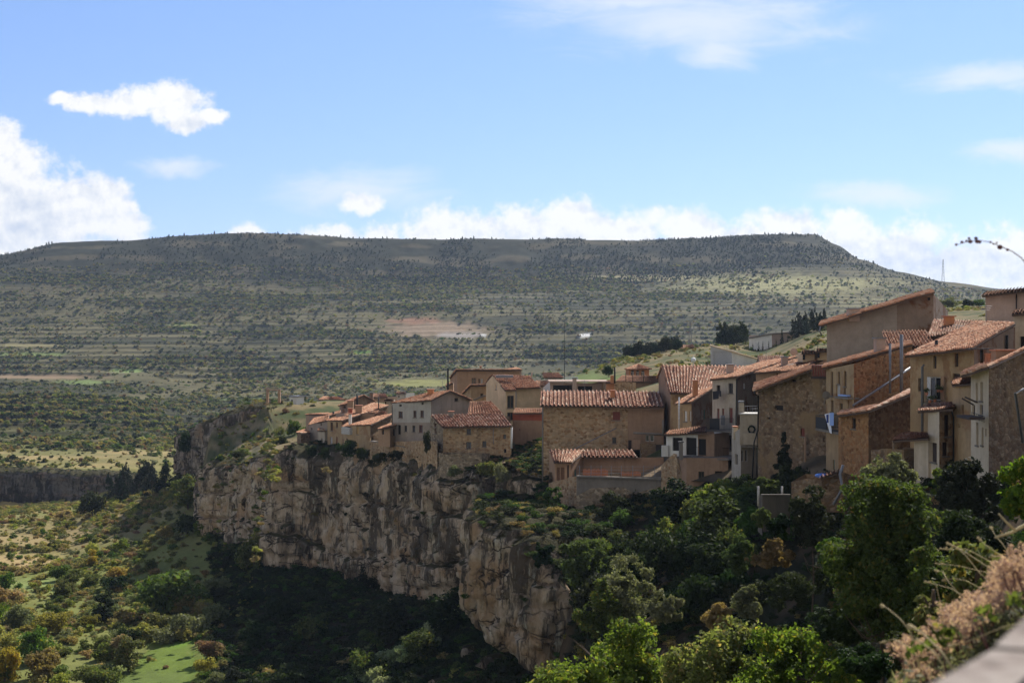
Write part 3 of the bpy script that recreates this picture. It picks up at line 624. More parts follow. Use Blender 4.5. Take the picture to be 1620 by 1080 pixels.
# ---------------------------------------------------------------- plants
def lobes(rx, ry, rz, n, seed, cz=0.0, rr=(.3, .46)):
    r = np.random.RandomState(seed); L = []
    for i in range(n):
        d = r.normal(size=3); d /= np.linalg.norm(d); q = r.uniform(.3, .82)
        k = r.uniform(*rr)
        L.append((d[0]*rx*q, d[1]*ry*q, cz+d[2]*rz*q, rx*k*r.uniform(.8, 1.3), ry*k*r.uniform(.8, 1.3), min(rx, rz)*k*r.uniform(.7, 1.15)))
    return L
def leaf_mesh(name, L, n, size, seed, mat, up=.3, gap=-.15, tall=1.0, depth=.3, noise=1.6, acc=1.0, elong=1.5):
    """a crown of leaf sized faces spread through the lobes L"""
    r = np.random.RandomState(seed); L = np.array(L)
    w = (L[:, 3]*L[:, 5]); pick = r.choice(len(L), int(n*1.5), p=w/w.sum()); l = L[pick]
    d = r.normal(size=(len(l), 3)); d /= np.linalg.norm(d, axis=1)[:, None]
    q = 1-np.abs(r.normal(size=len(l)))*depth; q = np.clip(q, .1, 1.12)
    bump = 1+.3*vn(d[:, 0]*2.3+pick*3.1, d[:, 1]*2.3, d[:, 2]*2.3+seed)
    p = l[:, :3]+d*l[:, 3:6]*(q*bump)[:, None]
    sc = max(L[:, 3].max(), .01)
    g = fbm(p[:, 0]/sc*noise, p[:, 1]/sc*noise, p[:, 2]/sc*noise+seed, 3)
    keep = g > gap; p, d, g = p[keep][:n], d[keep][:n], g[keep][:n]; n = len(p)
    nr = d*.6+r.normal(size=(n, 3))*.75; nr[:, 2] += up; nr /= np.linalg.norm(nr, axis=1)[:, None]
    a = np.cross(nr, r.normal(size=(n, 3))); a /= np.linalg.norm(a, axis=1)[:, None]; b = np.cross(nr, a)
    s = size*r.uniform(.55, 1.35, n)[:, None]
    a = a*s*.5*elong**.5; b = b*s*.5/elong**.5; a[:, 2] *= tall
    V = np.stack([p-a, p+b*.9-a*.1+nr*s*.08, p+a, p-b*.9-a*.1+nr*s*.08], 1).reshape(-1, 3)
    Q = np.arange(4*n).reshape(n, 4)
    c = np.zeros((n, 3)); c[:, 0] = np.clip(.5+g*.9+r.normal(size=n)*.22, 0, 1); c[:, 1] = np.clip(r.uniform(size=n)*(.86+.2*acc*(g > .1)), 0, 1)
    return mesh_np(name, V, Q, mat, np.repeat(c, 4, 0))
def trunk_mesh(name, h, r0, limbs, seed, spread, mat, lean=(0, 0)):
    mb = MB(); r = random.Random(seed)
    pts = [(lean[0]*t*t*h+r.uniform(-.02, .02)*h, lean[1]*t*t*h+r.uniform(-.02, .02)*h, h*t) for t in (0, .2, .45, .7, 1)]; pts[0] = (0, 0, -.4)
    mb.tube(pts, r0, 7, r0*.35)
    for i in range(limbs):
        t = r.uniform(.5, .9); k = int(t*4); b = np.array(pts[k])*(1-(t*4-k))+np.array(pts[k+1])*(t*4-k)
        a = r.uniform(0, 6.28); e = b+np.array([math.cos(a)*spread*r.uniform(.5, 1), math.sin(a)*spread*r.uniform(.5, 1), h*r.uniform(.05, .16)])
        m = (b+e)/2+np.array([0, 0, -h*.04]); mb.tube([b, m, e], r0*.45, 5, r0*.12)
    me = bpy.data.meshes.new(name); me.from_pydata([tuple(map(float, v)) for v in mb.v], [], mb.f); me.update(); me.materials.append(mat); return me
LG = {
 'green': m_leaf('green leaves', (.045, .066, .018), (.15, .185, .048), (.2, .16, .03), .4),
 'bright': m_leaf('bright green leaves', (.05, .08, .015), (.17, .215, .038), (.3, .25, .05), .55, .12),
 'dark': m_leaf('dark leaves', (.012, .022, .009), (.04, .055, .018), None, .3),
 'elm': m_leaf('elm leaves', (.03, .05, .013), (.11, .15, .036), (.16, .14, .03), .45, .1),
 'pale': m_leaf('leaves paled as if sunlit', (.14, .17, .085), (.4, .45, .25), None, .45, .1),  # pale tone stands in for sun that misses the gully
 'meadow': m_leaf('yellow green scrub leaves', (.14, .145, .045), (.38, .33, .12), (.42, .28, .08), .45),
 'olive': m_leaf('grey green leaves', (.08, .095, .042), (.24, .25, .13), None, .35, .12),
 'yellow': m_leaf('yellowing leaves', (.14, .12, .02), (.4, .29, .04), (.42, .22, .04), .5, .15),
 'brown': m_leaf('russet shrub leaves', (.14, .105, .04), (.33, .23, .09), (.24, .15, .04), .4),
 'pine': m_leaf('conifer needles', (.008, .016, .008), (.028, .042, .018), None, .15),
 'ivy': m_leaf('ivy leaves', (.03, .055, .014), (.09, .14, .035), None, .4, .15),
}
def bush_proto(kind, seed, n, size, nl=16, rz=.42, leafup=.3, gap=-.2):
    """unit crown: about 1 wide, base at z = 0"""
    L = lobes(.5, .5, rz, nl, seed, rz*.92); return leaf_mesh('crown', L, n, size, seed, LG[kind], leafup, gap)
PROTO = {}
def proto(kind, shape, k):
    key = (kind, shape, k)
    if key not in PROTO:
        sd = hash((kind, shape)) % 97 if False else (sum(map(ord, kind+shape))*7+k*31) % 9973
        if shape == 'bush': me = bush_proto(kind, sd, 2600, .062, 18, .40)
        elif shape == 'low': me = bush_proto(kind, sd, 1900, .062, 20, .24)
        elif shape == 'tall': me = bush_proto(kind, sd, 3000, .075, 22, .85)
        elif shape == 'cone':
            L = []
            rr = np.random.RandomState(sd)
            for i in range(34):
                tt = rr.uniform(0, 1); q = .5*(1-tt)**.8*rr.uniform(.5, .85); a = rr.uniform(0, 6.28)
                L.append((q*math.cos(a), q*math.sin(a), .1+2.1*tt, .18*(1.1-tt)+.03, .18*(1.1-tt)+.03, .16))
            me = leaf_mesh('crown', L, 2600, .07, sd, LG[kind], .1, -.25)
        PROTO[key] = me
    return PROTO[key]
TRK = trunk_mesh('trunk', 1.0, .035, 6, 5, .3, M['bark'])
def plant(name, cat, label, pos, w, h, kind, shape, group=None, k=None, trunk=True, th=.7):
    """a shrub or tree from a unit crown: w wide, h tall, standing at pos"""
    k = random.randrange(3) if k is None else k
    me = proto(kind, shape, k); hz = {'bush': .8, 'low': .48, 'tall': 1.7, 'cone': 2.25}[shape]
    root = empty(name, pos, label, cat, group); root.rotation_euler = (0, 0, random.uniform(0, 6.28))
    c = link('crown', me, root); c.scale = (w, w, h/hz)
    if trunk:
        tr = link('trunk', TRK, root); tr.scale = (max(1.5, w*.8), max(1.5, w*.8), h*th)
    return root
def scatter(name, label, P3, sc, protos, kind='stuff', squash=.8):
    """many tiny plants nobody could count: one object, instances on points"""
    me = bpy.data.meshes.new(name); me.vertices.add(len(P3)); me.vertices.foreach_set('co', np.asarray(P3, np.float32).ravel())
    a = me.attributes.new('sc', 'FLOAT', 'POINT'); a.data.foreach_set('value', np.asarray(sc, np.float32))
    a = me.attributes.new('rz', 'FLOAT', 'POINT'); a.data.foreach_set('value', RS.uniform(0, 6.28, len(P3)).astype(np.float32))
    a = me.attributes.new('ix', 'INT', 'POINT'); a.data.foreach_set('value', RS.randint(0, len(protos), len(P3)).astype(np.int32))
    me.update(); o = link(name, me)
    ng = bpy.data.node_groups.new(name, 'GeometryNodeTree')
    ng.interface.new_socket('Geometry', in_out='INPUT', socket_type='NodeSocketGeometry'); ng.interface.new_socket('Geometry', in_out='OUTPUT', socket_type='NodeSocketGeometry')
    N = ng.nodes; Lk = ng.links; gi = N.new('NodeGroupInput'); go = N.new('NodeGroupOutput'); jn = N.new('GeometryNodeJoinGeometry')
    def attr(nm, tp):
        q = N.new('GeometryNodeInputNamedAttribute'); q.data_type = tp; q.inputs['Name'].default_value = nm; return q.outputs['Attribute']
    ix, sca, rz = attr('ix', 'INT'), attr('sc', 'FLOAT'), attr('rz', 'FLOAT')
    cx = N.new('ShaderNodeCombineXYZ'); Lk.new(rz, cx.inputs[2])
    cs = N.new('ShaderNodeCombineXYZ'); Lk.new(sca, cs.inputs[0]); Lk.new(sca, cs.inputs[1])
    mu = N.new('ShaderNodeMath'); mu.operation = 'MULTIPLY'; mu.inputs[1].default_value = squash; Lk.new(sca, mu.inputs[0]); Lk.new(mu.outputs[0], cs.inputs[2])
    for i, pm in enumerate(protos):
        po = bpy.data.objects.new('plant_source', pm)
        oi = N.new('GeometryNodeObjectInfo'); oi.inputs['Object'].default_value = po; oi.inputs['As Instance'].default_value = True
        cmp = N.new('FunctionNodeCompare'); cmp.data_type = 'INT'; cmp.operation = 'EQUAL'; Lk.new(ix, cmp.inputs[2]); cmp.inputs[3].default_value = i
        ip = N.new('GeometryNodeInstanceOnPoints'); Lk.new(gi.outputs[0], ip.inputs['Points']); Lk.new(cmp.outputs[0], ip.inputs['Selection']); Lk.new(oi.outputs['Geometry'], ip.inputs['Instance'])
        Lk.new(cx.outputs[0], ip.inputs['Rotation']); Lk.new(cs.outputs[0], ip.inputs['Scale']); Lk.new(ip.outputs[0], jn.inputs[0])
    Lk.new(jn.outputs[0], go.inputs[0]); md = o.modifiers.new('plants', 'NODES'); md.node_group = ng
    return tag(o, label, None, None, kind)
# ---------------------------------------------------------------- houses
CH = {'glass': 'glass', 'red': 'wood_red', 'brown': 'wood', 'dark': 'wood_dark', 'white': 'frame_w', 'hole': 'hole', 'teal': 'teal', 'yellow': 'yellow', 'pale': 'pale'}
class House:
    def __init__(s, name, label, cat, base, group=None):
        s.root = empty(name, P(*base), label, cat, group); s.walls = {}; s.ends = []; s.wobj = {}
    def wall(s, mat, a, b, top, bot, wins=(), end=True):
        """a, b = (photo column, depth) of the wall's two ends; top = photo outline from a to b; wins = (kind, x0, y0, x1, y1[, frame])"""
        A, B = XY(*a), XY(*b); d = B-A; Ln = np.linalg.norm(d); d = d/Ln
        nrm = np.array([d[1], -d[0]]); nrm = nrm if nrm[1] < 0 or abs(nrm[1]) < 1e-6 else nrm
        def tz(px, py):
            uu = (px-810)/F; t = (uu*A[1]-A[0])/(d[0]-uu*d[1]); D = A[1]+t*d[1]; return t, Z(D, py)
        tp = [tz(*q) for q in top]; tt = np.array([q[0] for q in tp]); zz = np.array([q[1] for q in tp])
        tt[0], tt[-1] = 0, Ln
        zb = min(Z(a[1], bot), Z(b[1], bot)); topz = lambda t: float(np.interp(t, tt, zz))
        W3 = lambda t, z, o=0.0: np.array([A[0]+d[0]*t+nrm[0]*o, A[1]+d[1]*t+nrm[1]*o, z])
        holes = []
        for w in wins:
            k, x0, y0, x1, y1 = w[:5]; t0, za = tz(x0, y1); t1, zc = tz(x1, y0); zc = tz((x0+x1)/2, y0)[1]; za = tz((x0+x1)/2, y1)[1]
            holes.append((max(.05, t0), min(Ln-.05, t1), za, zc, k, w[5] if len(w) > 5 else None))
        cx = sorted(set([0, Ln]+[round(float(v), 4) for v in tt]+[round(float(h[i]), 4) for h in holes for i in (0, 1)]))
        # long walls are cut up so that their faces can wander a little
        for v in np.arange(0, Ln, max(2.2, Ln/8)):
            if min(abs(v-c) for c in cx) > .5: cx = sorted(cx+[float(v)])
        mb = s.walls.setdefault(mat, MB())
        for i in range(len(cx)-1):
            t0, t1 = cx[i], cx[i+1]; tm = (t0+t1)/2
            if t1-t0 < 1e-4: continue
            hs = sorted([h for h in holes if h[0] < tm < h[1]], key=lambda h: h[2]); z = zb
            for h in hs:
                if h[2] > z: mb.poly([W3(t0, z), W3(t1, z), W3(t1, h[2]), W3(t0, h[2])])
                z = max(z, h[3])
            mb.poly([W3(t0, z), W3(t1, z), W3(t1, max(topz(t1), z)), W3(t0, max(topz(t0), z))])
        for (t0, t1, za, zc, k, fr) in holes:
            r = -.22
            for q in ([W3(t0, za), W3(t0, zc), W3(t0, zc, r), W3(t0, za, r)], [W3(t1, za), W3(t1, zc), W3(t1, zc, r), W3(t1, za, r)], [W3(t0, zc), W3(t1, zc), W3(t1, zc, r), W3(t0, zc, r)], [W3(t0, za), W3(t1, za), W3(t1, za, r), W3(t0, za, r)]):
                mb.poly(q)
            s.window(W3, t0, t1, za, zc, k, fr, d, nrm)
        s.ends.append((A, B, topz(0), topz(Ln), zb)); s.lastmat = mat; return s
    def window(s, W3, t0, t1, za, zc, k, fr, d, nrm):
        o = -.17; w, h = t1-t0, zc-za
        door = k.startswith('d:'); shut = k.startswith('s:'); col = k[2:] if (door or shut) else k
        name = 'door' if door else ('shutter' if shut else ('opening' if k == 'hole' else 'window'))
        mb = MB().poly([W3(t0, za, o), W3(t1, za, o), W3(t1, zc, o), W3(t0, zc, o)])
        if door or shut:       # boards
            n = max(2, int(w/.3)); bw = w/n
            for i in range(n): mb.hexa([W3(t0+i*bw+.02, za+.03, o+.003), W3(t0+(i+1)*bw-.02, za+.03, o+.003), W3(t0+(i+1)*bw-.02, za+.03, o+.04), W3(t0+i*bw+.02, za+.03, o+.04)], [W3(t0+i*bw+.02, zc-.03, o+.003), W3(t0+(i+1)*bw-.02, zc-.03, o+.003), W3(t0+(i+1)*bw-.02, zc-.03, o+.04), W3(t0+i*bw+.02, zc-.03, o+.04)])
        pane = mb.build(name, M[CH[col]], s.root)
        if name == 'window':
            f = min(.075, w*.12); fm = MB()
            def bar(a0, a1, b0, b1): fm.hexa([W3(a0, b0, o+.004), W3(a1, b0, o+.004), W3(a1, b0, o+.06), W3(a0, b0, o+.06)], [W3(a0, b1, o+.004), W3(a1, b1, o+.004), W3(a1, b1, o+.06), W3(a0, b1, o+.06)])
            bar(t0, t0+f, za, zc); bar(t1-f, t1, za, zc); bar(t0+f, t1-f, za, za+f); bar(t0+f, t1-f, zc-f, zc)
            if w > .6: bar((t0+t1)/2-f*.45, (t0+t1)/2+f*.45, za+f, zc-f)
            fm.build('frame', M[CH[fr or 'brown']], pane)
        if name in ('window', 'shutter') and w > .5:
            sm = MB().hexa([W3(t0-.1, za-.1, -.1), W3(t1+.1, za-.1, -.1), W3(t1+.1, za-.1, .09), W3(t0-.1, za-.1, .09)], [W3(t0-.1, za-.003, -.1), W3(t1+.1, za-.003, -.1), W3(t1+.1, za-.003, .09), W3(t0-.1, za-.003, .09)])
            sm.build('sill', M['concrete'], pane)
    def close(s, dep=None, zb=None, back=None):
        """unseen side and back walls"""
        a, za = s.ends[0][0], s.ends[0][2]; c, zc = s.ends[-1][1], s.ends[-1][3]; z0 = min(e[4] for e in s.ends); mb = s.walls[s.lastmat]
        if back is not None: bk = [XY(*q) for q in back]
        elif len(s.ends) == 2 and dep is None: b = s.ends[0][1]; bk = [a+c-b]
        else:
            d = (c-a)/np.linalg.norm(c-a); n = np.array([-d[1], d[0]]); n = n if n[1] > 0 else -n; bk = [c+n*dep, a+n*dep]
        zt = zb if zb is not None else (za+zc)/2
        ring = [(c, zc)]+[(q, zt) for q in bk]+[(a, za)]
        for (p, zp), (q, zq) in zip(ring[:-1], ring[1:]):
            mb.poly([(p[0], p[1], z0), (q[0], q[1], z0), (q[0], q[1], zq), (p[0], p[1], zp)])
        return s
    def done(s):
        for m, mb in s.walls.items():
            s.wobj[m] = mb.build('wall', M[m], s.root)
        return s
    # ---- tiled roof: e0, e1 the eave, r1, r0 the upper edge, each (photo column, row, depth)
    def roof(s, e0, e1, r1, r0, mat='tile', sp=.3, name='roof', course=.45, seed=0, slab=.14):
        e0, e1, r1, r0 = [P(*q) for q in (e0, e1, r1, r0)]
        n = max(2, int(round(max(np.linalg.norm(e1-e0), np.linalg.norm(r1-r0))/sp))); m = max(2, int(round(max(np.linalg.norm(r0-e0), np.linalg.norm(r1-e1))/course)))
        up = np.cross(e1-e0, r0-e0); up /= np.linalg.norm(up)
        if up[2] < 0: up = -up
        rs = np.random.RandomState(seed+int(abs(e0[0]*13+e0[2]*71)) % 9000)
        def S_(u, v):
            u = u[..., None]; v = v[..., None]; return (e0*(1-u)+e1*u)*(1-v)+(r0*(1-u)+r1*u)*v
        I, J = np.meshgrid(np.arange(n), np.arange(m)); I, J = I.ravel(), J.ravel(); k = len(I)
        V = []; Q = []; C = []; off = 0
        rnd = np.clip(rs.beta(1.6, 1.6, k)+.25*fbm(I/3.0, J/3.0, seed, 3), 0, 1); du = rs.normal(size=k)*.035; hh = rs.normal(size=k)*.012; dv = rs.normal(size=k)*.1
        colw = rs.normal(size=n)*.035; du = du+colw[I]; wav = .05*fbm(I/7.0, J/5.0, seed+3, 3)
        rnd2 = rs.uniform(size=k)
        for (prof, us) in (('cover', np.array([.2, .29, .43, .57, .71, .8])), ('pan', np.array([-.24, -.08, .08, .24]))):
            if prof == 'cover': hs = np.array([.01, .09, .14, .14, .09, .01])*sp/.3
            else: hs = np.array([.045, .008, .008, .045])*sp/.3
            for end in (0, 1):
                lift = (.045 if end == 0 else .0)
                tv = (J+dv*.6-(.12 if end == 0 else -.03))/m if end == 0 else (J+1.05)/m
                tap = 1.0 if end == 0 else .86
                pts = []
                for uu, h0 in zip(us, hs):
                    mid = .5 if prof == 'cover' else 0.0
                    q = S_((I+mid+(uu-mid)*tap+du)/n, np.clip(tv, -.25/m, 1.0))+up*(h0+lift+hh+wav)[:, None]; pts.append(q)
                V.append(np.stack(pts, 1).reshape(-1, 3))
                w = len(us)
            b0, b1 = off, off+k*w; off += 2*k*w
            q0 = np.arange(k)[:, None]*w+np.arange(w-1)[None, :]
            Q.append(np.stack([b0+q0, b0+q0+1, b1+q0+1, b1+q0], -1).reshape(-1, 4))
            cc = np.zeros((k, 3)); cc[:, 0] = rnd if prof == 'cover' else rnd*.3; cc[:, 1] = rnd2; C.append(np.repeat(np.tile(cc[:, None, :], (1, w, 1)).reshape(-1, 3)[None], 2, 0).reshape(-1, 3))
        V = np.concatenate(V)-np.array(s.root.location); ob = link(name, mesh_np(name, V, np.concatenate(Q), M[mat], np.concatenate(C)), s.root)
        mb = MB(); lo = lambda p, d: p-up*d
        ins = .06
        mb.hexa([lo(p, slab) for p in (e0, e1, r1, r0)], [lo(p, .012) for p in (e0, e1, r1, r0)]); mb.build('roof_deck', M['under'], ob)
        s.lastroof = ob; return ob
    def chimney(s, x0, x1, yt, yb, D, mat='orange', cap='clay', dd=None, parent=None, capo=.1):
        a, b = P(x0, yb, D), P(x1, yb, D); h = Z(D, yt)-a[2]; w = (b-a)[0]/2; dd = dd or w; c = (a+b)/2
        o = MB().box((c[0], c[1]+dd, c[2]-.3), (w, 0), (0, dd), h+.3).build('chimney', M[mat], parent or s.lastroof if hasattr(s, 'lastroof') else s.root)
        MB().box((c[0], c[1]+dd, c[2]+h+.003), (w+capo, 0), (0, dd+capo), .09).build('chimney_cap', M[cap], o) if o.parent == s.root or True else None
        return o
    def pipe(s, pts, r=.06, mat='zinc', name='drainpipe'):
        return MB().tube([P(*q) for q in pts], r, 7).build(name, M[mat], s.root, True)
    def block(s, name, mat, x0, x1, yt, yb, D, dep, parent=None, D1=None):
        """a solid box from photo columns/rows, front at depth D"""
        a, b = P(x0, yb, D), P(x1, yb, D1 or D); d = (b-a)[:2]; n = np.array([-d[1], d[0]]); n = n/np.linalg.norm(n); n = n if n[1] > 0 else -n
        h = Z(D, yt)-a[2]; c = (a+b)/2; c[:2] += n*dep/2; c[2] = a[2]
        return MB().box(c, d/2, n*dep/2, h).build(name, M[mat], parent or s.root)
    def rail(s, name, pts, h, mat='iron', n=10, parent=None, r=.018):
        mb = MB(); pts = [np.asarray(q, float) for q in pts]; up = np.array([0, 0, h])
        for p, q in zip(pts[:-1], pts[1:]):
            mb.tube([p+up, q+up], r*1.4, 5); mb.tube([p+up*.08, q+up*.08], r, 5)
            for i in range(n+1): a = p+(q-p)*i/n; mb.tube([a, a+up], r*.8, 4)
        return mb.build(name, M[mat], parent or s.root)

G = 'stone houses along the cliff edge'
# -- far left row
h = House('stone_tower', 'small dark stone tower with a red tiled cap at the left end of the village', 'tower', (480, 720, 270), G)
h.wall('stone_dark', (470, 273), (476, 269), [(470, 684), (476, 684)], 735).wall('stone_dark', (476, 269), (490, 271), [(476, 684), (490, 684)], 735).close().done()
h.roof((468.5, 684, 273), (476, 685, 267.8), (491, 684, 271), (483, 679, 276), 'tile', .32)
h = House('ruined_wall', 'low broken stone wall left of the small tower', 'wall', (464, 725, 268), None)
h.wall('stone_dark', (458, 268), (470, 270), [(458, 706), (462, 700), (470, 703)], 730).close(1.2, Z(269, 704)).done()
h = House('house', 'pinkish blank gable house end behind the left tower', 'house', (505, 680, 286), G)
h.wall('tan', (484, 292), (489, 284), [(484, 656), (489, 655)], 700).wall('pink', (489, 284), (524, 288), [(489, 655), (492, 653.5), (524, 655)], 700).close().done()
h.roof((483, 656, 292), (489, 655.3, 283.7), (525, 655, 288), (519, 653, 297))
h = House('house', 'narrow brown house with a sloping tiled eave second from the left end', 'house', (503, 700, 270), G)
h.wall('greybrown', (489, 273), (520, 266), [(489, 672), (520, 664)], 735, [('hole', 492, 676, 494, 680), ('hole', 507, 669, 509, 673)]).close(7, Z(275, 660)).done()
h.roof((488, 672.5, 273.5), (520, 664.5, 265.5), (521, 656, 273), (496, 662, 281), 'tile', .32)
h = House('house', 'tiny whitish projecting house with one slit window in the left row', 'house', (508, 705, 263), G)
h.wall('dirtywhite', (503, 264.5), (514, 263), [(503, 681), (508, 678), (514, 681)], 740, [('hole', 508, 693, 510, 701)]).close(2.5).done()
h.roof((502, 681.5, 264.5), (515, 681.5, 262.5), (513, 677.5, 265.5), (504, 677.5, 267), 'tile', .32)
h = House('house', 'cream row house with a blue door under the long sunlit roof', 'house', (530, 700, 260), G)
h.wall('ochre', (518, 262.5), (541, 257), [(518, 666), (541, 665)], 740, [('glass', 522.5, 667.5, 526.5, 681), ('glass', 531.5, 668, 534.5, 676), ('d:pale', 522, 691, 526, 705), ('s:red', 531.5, 691, 534, 703)])
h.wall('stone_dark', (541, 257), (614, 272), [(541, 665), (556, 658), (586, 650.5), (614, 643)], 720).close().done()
h.roof((516.5, 665.5, 263.2), (541, 664.8, 256), (615, 641.5, 271.5), (592, 637, 279), 'tile', .32)
h.chimney(562, 572.5, 641.5, 652, 264, 'tan', 'clay', .5); h.chimney(551, 557, 646.5, 652, 261, 'redbrick', 'clay', .4)
h.pipe([(599, 648, 268), (599, 628.5, 268)], .1, 'iron', 'stove_pipe')
h = House('house', 'small tan house with a pale balcony panel and two red framed windows', 'house', (548, 700, 254), G)
h.wall('ochre', (541, 256), (553.5, 252), [(541, 675), (553.5, 675)], 740, [('glass', 541.8, 694, 543.5, 702, 'red'), ('glass', 547.5, 693, 550, 703, 'red')]).close(4).done()
h.block('balcony_panel', 'pale', 540, 553, 675.5, 686, 253.2, .8, None, 250.8)
h.roof((540, 675, 256.4), (554, 674.8, 251.5), (557, 669, 255.5), (545, 669, 260), 'tile', .32)
h.block('chimney', 'white', 551.5, 556, 655, 676, 253.5, .55); h.block('chimney_cap', 'clay', 551, 556.5, 653.5, 654.8, 253.3, .8)
h = House('house', 'stained stone house with a yellow shutter and tall dark doorway in the left row', 'house', (570, 710, 250), G)
h.wall('ochre', (553.5, 252), (586, 245), [(553.5, 673.5), (586, 672.5)], 745, [('s:yellow', 564, 675, 567.5, 687), ('d:yellow', 564, 701, 567.3, 709), ('hole', 564, 709.5, 567.3, 719)])
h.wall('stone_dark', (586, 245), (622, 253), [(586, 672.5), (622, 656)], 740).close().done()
h.roof((552.5, 673, 252.6), (586.5, 671.8, 244), (623, 654.5, 252.6), (594, 659.5, 260), 'tile', .32)
h = House('house', 'grey walled house with a white panel between the two sunlit roofs', 'house', (580, 670, 262), G)
h.wall('greybrown', (553, 262), (596, 266), [(553, 657), (574, 653), (596, 651)], 680, [('s:white', 574.5, 655, 588, 664)]).close(4).done()
h.roof((551, 657.5, 261.6), (597, 652, 265.4), (601, 648, 269), (556, 653, 266), 'tile', .32)
h = House('house', 'little tiled lean-to house with a dark side opening above the left roofs', 'house', (605, 660, 258), G)
h.wall('wood' if False else 'tan', (592, 260), (612, 262), [(592, 655), (612, 653)], 675, [('glass', 593, 653.8 if False else 655.5, 595.5, 662)]).close(4).done()
h.roof((594, 655, 259), (614, 656.5, 260), (610, 651, 265), (597, 650, 265), 'tile', .32)
h = House('house', 'brown brick gable house highest in the left row', 'house', (565, 640, 292), G)
h.wall('greybrick', (537, 297), (550, 291), [(537, 641), (550, 636)], 665, [('glass', 543, 641, 548, 646)]).wall('greybrick', (550, 291), (593, 296), [(550, 637), (575, 626), (593, 635)], 665).close().done()
h.roof((534.5, 642, 298), (548, 638.5, 290.2), (575, 625, 293), (561, 629, 301), 'tile', .32); h.roof((594.5, 635.5, 295.6), (580, 634, 304), (561, 629, 301), (575, 625, 293), 'tile', .32)
h.chimney(584.5, 590, 622, 634, 295, 'greybrick', 'iron', .5); h.chimney(549.5, 558.5, 634, 652, 287, 'tan', 'clay', .6)
h.pipe([(565, 642, 288), (565, 623.5, 288)], .17, 'iron', 'stove_pipe')
h = House('house', 'dark tiled low house beside the left chimney', 'house', (530, 655, 284), G)
h.wall('stone_dark', (509, 284), (537, 280), [(509, 661), (537, 653)], 672).close(6, Z(288, 652)).done()
h.roof((508, 661.5, 284.5), (537.5, 653.5, 279.6), (540, 649, 286), (520, 655, 291), 'tile', .32)
h.pipe([(527.5, 660, 282), (527.5, 651, 282)], .2, 'iron', 'stove_pipe')
h = House('house', 'tiny flat roofed box house behind the long left roof', 'house', (616, 640, 285), G)
h.wall('dirtywhite', (608.5, 286), (622, 286), [(608.5, 633), (622, 633)], 655, [('hole', 609, 635, 611, 641)]).close(4).done()
h.roof((607.5, 633.2, 285.5), (623.5, 633.2, 285.5), (621, 631, 290), (609, 631, 290), 'tile', .32)
h = House('shed', 'small tiled lean-to shed with one dark window below the grey house', 'shed', (612, 695, 232), None)
h.wall('tan', (598.5, 234), (617, 231.5), [(598.5, 678), (617, 674)], 705, [('hole', 604, 679.5, 607.5, 687)]).wall('stone_dark', (617, 231.5), (633, 235), [(617, 674), (633, 671)], 705, [('hole', 622, 678, 629, 689)]).close().done()
h.roof((597.5, 678.5, 234.5), (611, 677, 230.2), (632, 670.5, 234), (618, 670, 239), 'tile', .3)
h = House('retaining_wall', 'rough stone retaining wall holding the terrace below the grey house', 'wall', (640, 720, 227), None)
h.wall('stone', (585, 243), (640, 229), [(585, 698), (600, 697.5), (640, 698)], 760).wall('stone', (640, 229), (692, 216.5), [(640, 698), (665, 697), (692, 698)], 770, [('hole', 597, 705, 600, 710)] if False else [('hole', 657, 728, 660, 732)]).close(back=[(692, 223), (588, 246)]).done()
h.block('coping', 'concrete', 586, 640, 696.6, 698, 242.7, .6, None, 228.7)
h = House('house', 'tall grey rendered gable house with a broad sunlit roof on the cliff edge', 'house', (680, 700, 228), G)
UP = [('glass', 630.5, 650.5, 637, 661, 'brown'), ('glass', 654, 649.3, 658.8, 660.3, 'brown'), ('glass', 665, 649, 670.3, 660, 'brown'), ('hole', 631.5, 639.5, 635.5, 642.8), ('hole', 666.8, 636.2, 670, 640)]
h.wall('greywhite', (620, 234), (682, 228), [(620, 638), (682, 634)], 668, UP)
h.wall('greybrown', (682, 228), (745, 234.2), [(682, 634), (713, 619.5), (745, 633)], 700, [('glass', 719, 629.3, 725, 634.5, 'dark')]).close(zb=Z(236, 634)).done()
h.wall('greybrown', (620.3, 233.9), (682, 227.9), [(620.3, 668), (682, 668)], 720, [('glass', 640, 673, 643.8, 682.5, 'dark'), ('glass', 652.5, 673, 656.7, 683, 'dark'), ('glass', 663, 672, 668.5, 684, 'red'), ('hole', 629, 672, 634, 687)])
h.walls['greybrown'].build('wall', M['greybrown'], h.root) if False else None
h.walls = {'greybrown': h.walls['greybrown']}
bpy.data.objects.remove(h.wobj['greybrown']); h.done()
h.roof((618, 637.8, 234.8), (682, 633.2, 226.9), (713, 618, 230.2), (676, 622, 236.5), 'tile', .3)
h.roof((747.5, 633, 233.6), (712, 629, 241), (676, 622, 236.5), (713, 618, 230.2), 'tile', .3)
h.chimney(676, 686, 616.5, 622, 232, 'orange', 'clay', .5)
h.pipe([(620.5, 640, 233), (620.5, 668, 233), (620.5, 690, 233)], .07, 'iron')
h = House('house', 'stone house with a wide weathered tile roof and a white pipe on its right corner', 'house', (750, 735, 216), G)
h.wall('stone_grey', (681, 223), (701, 217.5), [(681, 658), (701, 676)], 770, [('glass', 686.5, 669, 690, 675), ('glass', 687.5, 677, 690.5, 686), ('glass', 686, 700, 690, 708, 'white')])
h.wall('stone', (701, 217.5), (809, 214.5), [(701, 676), (809, 674.5)], 770, [('glass', 738, 677.8, 745, 687, 'dark'), ('glass', 737.5, 699, 745.5, 709, 'dark'), ('glass', 763, 697.5, 769.5, 706.5, 'dark'), ('glass', 796, 687, 800.5, 694, 'dark'), ('hole', 797, 710, 801, 716)])
h.close(back=[(806, 224), (690, 229)], zb=Z(226, 657)).done()
